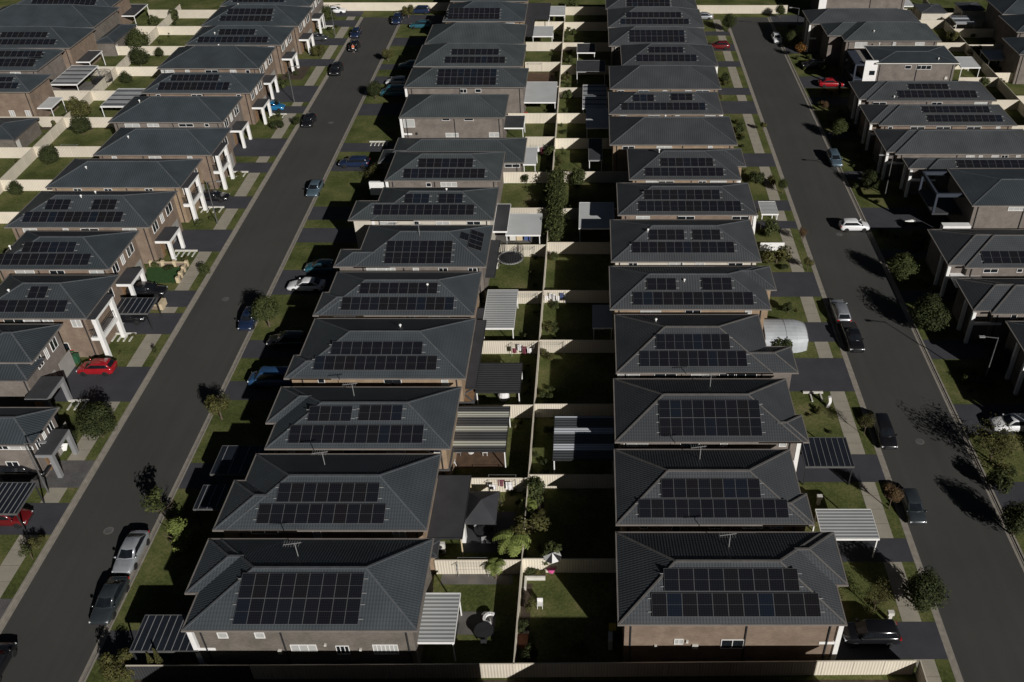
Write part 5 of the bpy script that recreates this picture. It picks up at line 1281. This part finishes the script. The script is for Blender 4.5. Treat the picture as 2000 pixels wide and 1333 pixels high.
simple('notice_board', 'white diamond shaped board standing beside dark bush', 'board', 123, 886, [('panel', 'white', lambda b: b.quad((-.55, 0, .15), (.2, .35, .05), (.6, .4, 1.0), (-.1, .05, 1.25))), ('back', 'offwhite', lambda b: b.quad((-.5, .06, .15), (.22, .41, .05), (.6, .46, .98), (-.1, .11, 1.22))), ('mark', 'dark_metal', lambda b: b.bar((-.1, .02, .72), (.15, .14, .80), .05))])
simple('letterbox', 'white angled letterbox post on front lawn, right of centre fence', 'letterbox', 1617, 795, [('post', 'white', lambda b: b.bar((-.05, 0, 0), (.12, 0, .8), .28)), ('box', 'white', lambda b: b.bar((.12, 0, .8), (0, 0, 1.4), .30))])
for px, py, lab in [(1236+500, 1212, 'pale letterbox by footpath, bottom right'), (1598+0, 985, 'tan letterbox near ribbed steel carport')]:
    simple('letterbox', lab, 'letterbox', px, py, [('post', 'offwhite', lambda b: b.box(-.14, .14, -.14, .14, 0, .8)), ('box', 'offwhite', lambda b: b.box(-.25, .25, -.18, .18, .8, 1.15))])
simple('planter', 'terracotta planter box beside centre fence at bottom', 'planter', 1020, 1255, [('box', 'terracotta', lambda b: b.box(-.5, .5, -.6, .6, 0, .55)), ('rim', 'fence_cap', lambda b: b.box(-.5, .55, .45, .68, .5, .62))])
simple('planter', 'L shaped pale planter wall beside striped umbrella', 'planter', 1045, 1132, [('wall', 'offwhite', lambda b: (b.box(-.7, .9, -.12, .06, 0, .4), b.box(-.88, -.7, -1.2, .06, 0, .4))), ('soil', 'soil', lambda b: b.box(-.7, .9, .06, .7, 0, .3))])
# brick garden wall around the turf
t = thing('garden_wall', 'low brick garden wall with cream capping around green turf', 'garden wall', (*W(340, 540), .12))
xa, ya = W(297, 520); xb, yb = W(366, 520); xc, yc = W(349, 552)
b = MB(); b.bar((xa, ya, .4), (xb, yb, .4), .25, .55); b.bar((xb, yb-.13, .4), (xc, yc, .4), .25, .55); b.build('wall', M['brown'], t)
b = MB(); b.bar((xa, ya, .70), (xb, yb, .70), .32, .06); b.bar((xb, yb-.18, .70), (xc, yc, .70), .32, .06); b.build('capping', M['beige'], t)
for f in (0, .33, .66, 1): p = MB(); x = xa+(xb-xa)*f; p.box(x-.2, x+.2, ya-.2, ya+.2, .13, .95); p.build('pier', M['beige'], t)
for f in (.35, .7, 1): p = MB(); x = xb+(xc-xb)*f; y = yb+(yc-yb)*f; p.box(x-.2, x+.2, y-.2, y+.2, .13, .95); p.build('pier', M['beige'], t)
t = thing('garden_wall', 'short cream capped brick wall beside ribbed carport', 'garden wall', (*W(305, 600), .12)); xa, ya = W(290, 604); xb, yb = W(316, 604)
b = MB(); b.bar((xa, ya, .4), (xb, yb, .4), .25, .55); b.build('wall', M['brown'], t); b = MB(); b.bar((xa, ya, .7), (xb, yb, .7), .32, .06); b.build('capping', M['beige'], t); b = MB(); b.box(xb-.25, xb+.25, yb-.25, yb+1.2, .13, .95); b.build('pier', M['beige'], t)
# white edging frames with cross bars beside the driveways
for i, (xa, xb, py, n, lab) in enumerate([(135,175,784,3,'white stepping frame left of dense street tree'),(210,266,653,5,'white stepping frame below black car carport'),(335,386,491,5,'white stepping frame above green turf'),(380,438,406,5,'white stepping frame below black sedan'),
      (430,485,337,4,'white stepping frame right of tall white pillars'),(522,560,224,3,'white stepping frame below bright blue hatchback'),(620,655,52,5,'white stepping frame near dark grey sedan'),(722,760,278,5,'white stepping frame in sun beside tall white pillar'),(1568,1607,768,2,'pale stepping frame right of centre fence houses')]):
    x0, y0 = W(xa, py); x1, _ = W(xb, py); t = thing('step_frame', lab, 'garden edging', ((x0+x1)/2, y0, .12), 'white stepping frames beside driveways')
    b = MB(); b.box(x0, x1, y0-.12, y0+.12, .13, .30); b.build('edge', M['offwhite'], t)
    for k in range(n): b = MB(); x = x0+(x1-x0)*(k+.7)/n; b.box(x-.08, x+.08, y0-1.5, y0-.121, .13, .24); b.build('crossbar', M['offwhite'], t)
fence('white picket screen beside white front awning, right road', *W(1484, 490), *W(1530, 490), mat='white', cap='white', h=1.2, name='front_fence')
# motorbike in the shade
simple('motorbike', 'motorbike glinting in shade left of tall taupe house', 'motorbike', 1778, 436, [('wheel', 'tyre', lambda b: b.tube((-.75, -.06, .32), (-.75, .06, .32), .32, .32, 14)), ('wheel', 'tyre', lambda b: b.tube((.75, -.06, .32), (.75, .06, .32), .32, .32, 14)),
    ('tank', 'white', lambda b: loft(b, [[(x, -w_, .75), (x, w_, .75), (x, w_*.6, z), (x, -w_*.6, z)] for x, w_, z in ((-.8, .06, .82), (-.3, .16, .9), (.2, .18, 1.0), (.45, .08, .9))])), ('handlebar', 'alu', lambda b: (b.bar((.5, -.35, 1.05), (.5, .35, 1.05), .04), b.bar((.75, 0, .32), (.5, 0, 1.05), .06))), ('engine', 'dark_metal', lambda b: b.box(-.3, .3, -.14, .14, .25, .72))], z=.6)
# stored goods under the pale patio roof
for i, (px, py, m, lab) in enumerate([(1002, 468, 'offwhite', 'pale box at left end of goods under patio roof'), (1015, 468, 'beige', 'cream box amid goods under patio roof'), (1030, 468, 'cloth_b', 'blue bundle at right of goods under patio roof')]):
    simple('storage_box', lab, 'box', px, py, [('box', m, lambda b: b.box(-.4, .4, -.3, .3, 0, .8)), ('lid', 'offwhite', lambda b: b.box(-.43, .43, -.33, .33, .8, .87))], 'goods under the pale patio roof')
simple('bicycle', 'silver bundled bicycle against tan rear extension', 'bicycle', 882, 915, [('wheel', 'tyre', lambda b: [b.bar((-.5+.33*math.cos(a*.524), 0, .34+.33*math.sin(a*.524)), (-.5+.33*math.cos((a+1)*.524), 0, .34+.33*math.sin((a+1)*.524)), .04) for a in range(12)]),
    ('wheel', 'tyre', lambda b: [b.bar((.5+.33*math.cos(a*.524), 0, .34+.33*math.sin(a*.524)), (.5+.33*math.cos((a+1)*.524), 0, .34+.33*math.sin((a+1)*.524)), .04) for a in range(12)]),
    ('frame', 'white', lambda b: (b.bar((-.5, 0, .34), (-.1, 0, .85), .05), b.bar((-.1, 0, .85), (.4, 0, .85), .05), b.bar((.4, 0, .85), (.5, 0, .34), .05), b.bar((-.05, 0, .3), (.4, 0, .8), .05), b.bar((.4, -.25, 1.0), (.4, .25, 1.0), .04)))])
simple('cafe_rack', 'folded silver cover on boxes beside charcoal patio roof', 'cover', 984, 778, [('cover', 'cloth_w', lambda b: b.lathe([(.02, 0), (.6, 0), (.62, .5), (.45, .9), (.1, 1.05), (.02, 1.06)], 11)), ('strap', 'dark_metal', lambda b: b.bar((-.62, 0, .52), (.62, 0, .52), .05))]).name = 'covered_barbecue'

# ------------------------------------------------------------------ the person in orange
x, y = W(691, 103, .01)
def person(x, y):
    t = thing('person', 'person in orange top and pale trousers standing in left road', 'person', (x, y, .005))
    V = [(0,0,.93),(0,0,1.15),(0,.01,1.38),(0,.01,1.50),(0,-.01,1.62),(0,-.02,1.72),(.19,0,1.40),(.25,-.03,1.12),(.24,-.12,.88),(-.19,0,1.40),(-.25,-.02,1.12),(-.26,-.08,.86),(.10,0,.86),(.11,-.03,.48),(.11,.02,.08),(.12,-.14,.04),(-.10,0,.86),(-.12,.04,.48),(-.12,.08,.08),(-.13,-.08,.04)]
    E = [(0,1),(1,2),(2,3),(3,4),(4,5),(2,6),(6,7),(7,8),(2,9),(9,10),(10,11),(0,12),(12,13),(13,14),(14,15),(0,16),(16,17),(17,18),(18,19)]
    Rr = [.14,.13,.14,.055,.095,.075,.06,.045,.035,.06,.045,.035,.09,.06,.045,.04,.09,.06,.045,.04]
    def skin(name, idx, mat, grow=1.0):
        m_ = {j: i for i, j in enumerate(idx)}; me = bpy.data.meshes.new(name)
        me.from_pydata([V[j] for j in idx], [(m_[a], m_[b]) for a, b in E if a in m_ and b in m_], []); me.materials.append(mat)
        o = bpy.data.objects.new(name, me); C.objects.link(o); o.parent = t
        s = o.modifiers.new('s', 'SKIN'); s.use_smooth_shade = True
        for j, i in m_.items(): me.skin_vertices[0].data[i].radius = (Rr[j]*grow, Rr[j]*grow*(.8 if j in (0,1,2) else 1))
        me.skin_vertices[0].data[0].use_root = True
        o.modifiers.new('u', 'SUBSURF').levels = 1; o.modifiers['u'].render_levels = 2
        return o
    skinm = surf('skin', (.35, .2, .14), .6, .05); orange = surf('orange top', (.75, .16, .05), .8, .08)
    skin('body', list(range(20)), skinm)
    skin('orange_top', [1, 0, 2, 6, 7, 9, 10], orange, 1.16); skin('trousers', [0, 12, 13, 14, 16, 17, 18], M['cloth_w'], 1.15)
    b = MB(); b.lathe([(.02, 1.66), (.105, 1.68), (.10, 1.76), (.06, 1.81), (.01, 1.82)], 12); o = link('hair', b.mesh('hair', M['dark_metal'], True)); o.parent = t
    for s in (1, -1):                                         # fingers
        for k in range(4):
            b = MB(); b.tube((s*.245+(-.02+.013*k), -.13, .85), (s*.245+(-.022+.014*k), -.145, .77+.006*abs(k-1)), .008, .006, 5); o = link('finger', b.mesh('finger', skinm)); o.parent = t
    b = MB()
    return t
person(x, y)

# low plants dotted through the gardens and front yards
pr = random.Random(21)
SP = {k: [(YW(b), YW(a)) for a, b in d] for k, d in (('A', [(p, q) for p, q, o in A_DR]), ('C', C_DR), ('D', D_DR))}
def low(x, y, r, kind):
    for k, lo, hi in (('A', -64, -48), ('C', 20, 30), ('D', 37, 48)):
        if lo < x < hi and any(a-.3 < y < b+.3 for a, b in SP[k]): return
    t = thing('garden_plant', 'low clumping plant in a garden bed or lawn, one of many', 'plant', (x, y, .12), 'low plants in the yards')
    o = bpy.data.objects.new('foliage', CROWN[kind]); C.objects.link(o); o.parent = t; o.location = (0, 0, r*.55); o.scale = (r, r, r*.75); o.rotation_euler = (0, 0, pr.uniform(0, 6))
for i in range(80): low(LW(100)-pr.uniform(4.2, 8.2), pr.uniform(72, 205), pr.uniform(.35, .95), pr.choice(('small', 'small_y', 'small_d')))
for i in range(60): low(RW(100)-pr.uniform(4.0, 7.2), pr.uniform(50, 200), pr.uniform(.35, .95), pr.choice(('small', 'small_y', 'small_d')))
for i in range(95): low(-5.3+pr.uniform(-.4, .9), pr.uniform(50, 200), pr.uniform(.3, .85), pr.choice(('small', 'small_y', 'small_d', 'sap')))
for i in range(70): low(-7.1+pr.uniform(-1.2, .2), pr.uniform(60, 200), pr.uniform(.3, .6), pr.choice(('small', 'small_y', 'sap')))
for i in range(40):
    y = pr.uniform(125, 205); low(AB(y)+pr.choice((-1, 1))*pr.uniform(.7, 2.5), y, pr.uniform(.35, .8), pr.choice(('small', 'small_y', 'small_d')))
for i in range(60): low(RE(100)+pr.uniform(1.2, 5), pr.uniform(60, 200), pr.uniform(.4, 1.0), pr.choice(('small', 'small_y', 'small_d')))
for i in range(16): low(75+pr.uniform(1, 5), pr.uniform(145, 205), pr.uniform(.4, .9), pr.choice(('small', 'small_y')))

# service covers in the carriageways
for x_, y_, lab in ((-44.6, 58, 'round service cover in left road near silver sedan'), (-45.9, 96, 'round service cover in left road below the olive tree'), (-45, 150, 'round service cover in upper left road'), (33.5, 70, 'round service cover in right road near rusty tree'), (34.2, 112, 'round service cover in right road near turning white car')):
    t = thing('service_cover', lab, 'manhole cover', (x_, y_, .005), 'service covers in the roads')
    b = MB(); b.lathe([(.01, 0), (.34, 0), (.34, .012), (.01, .012)], 18); o = link('lid', b.mesh('lid', M['pole'])); o.parent = t
    b = MB(); b.lathe([(.36, 0), (.46, 0), (.46, .008), (.36, .008)], 18); o = link('surround', b.mesh('surround', M['paving'])); o.parent = t

sheet('lane_shade', rect(-36, 25.3, 37.9, 42.5), .129, M['soil'])  # added dark strip: shade of the lane below the fence, as ground colour
def wallbox(key, pts, mat='offwhite', name='meter_box'):
    H = HOUSES[key]; Yw = H['Y0']+.45
    for (xa, xb, ya, yb) in pts:
        a0, z1 = on_y(xa, ya, Yw); a1, z0 = on_y(xb, yb, Yw); b = MB(); b.box(a0, a1, Yw-.16, Yw-.003, z0, z1); b.build(name, M[mat], H['o'])
wallbox('C1', [(1352, 1363, 1258, 1265)]); wallbox('C1', [(1340, 1344, 1250, 1254), (1278, 1283, 1259, 1262)], name='wall_vent')
wallbox('B1', [(543, 552, 1268, 1275)]); wallbox('B1', [(633, 638, 1257, 1260), (702, 707, 1266, 1269)], name='wall_vent')
wallbox('B10', [(812, 816, 259, 263)], 'dark_metal'); wallbox('D9', [(1845, 1849, 150, 155)])

# five panels on the right hip of the sixth house
H = HOUSES['B6']; ym = (H['Y0']+H['Y1'])/2; ca, sa = math.cos(math.atan(T)), math.sin(math.atan(T))
for d0, yy, pw, ph in [(.75, ym-2.12+1.06*i, 1.04, 1.7) for i in range(4)] + [(2.45, ym-.85, 1.7, 1.0)]:
    o = bpy.data.objects.new('solar_panel', PANEL); C.objects.link(o); o.parent = H['o']
    p = Vector((H['X1']-d0, yy, H['ze']+T*d0+.10))-H['o'].location
    o.matrix_local = Matrix(((0, -ca*ph, sa, p.x), (pw, 0, 0, p.y), (0, sa*ph, ca, p.z), (0, 0, 0, 1)))
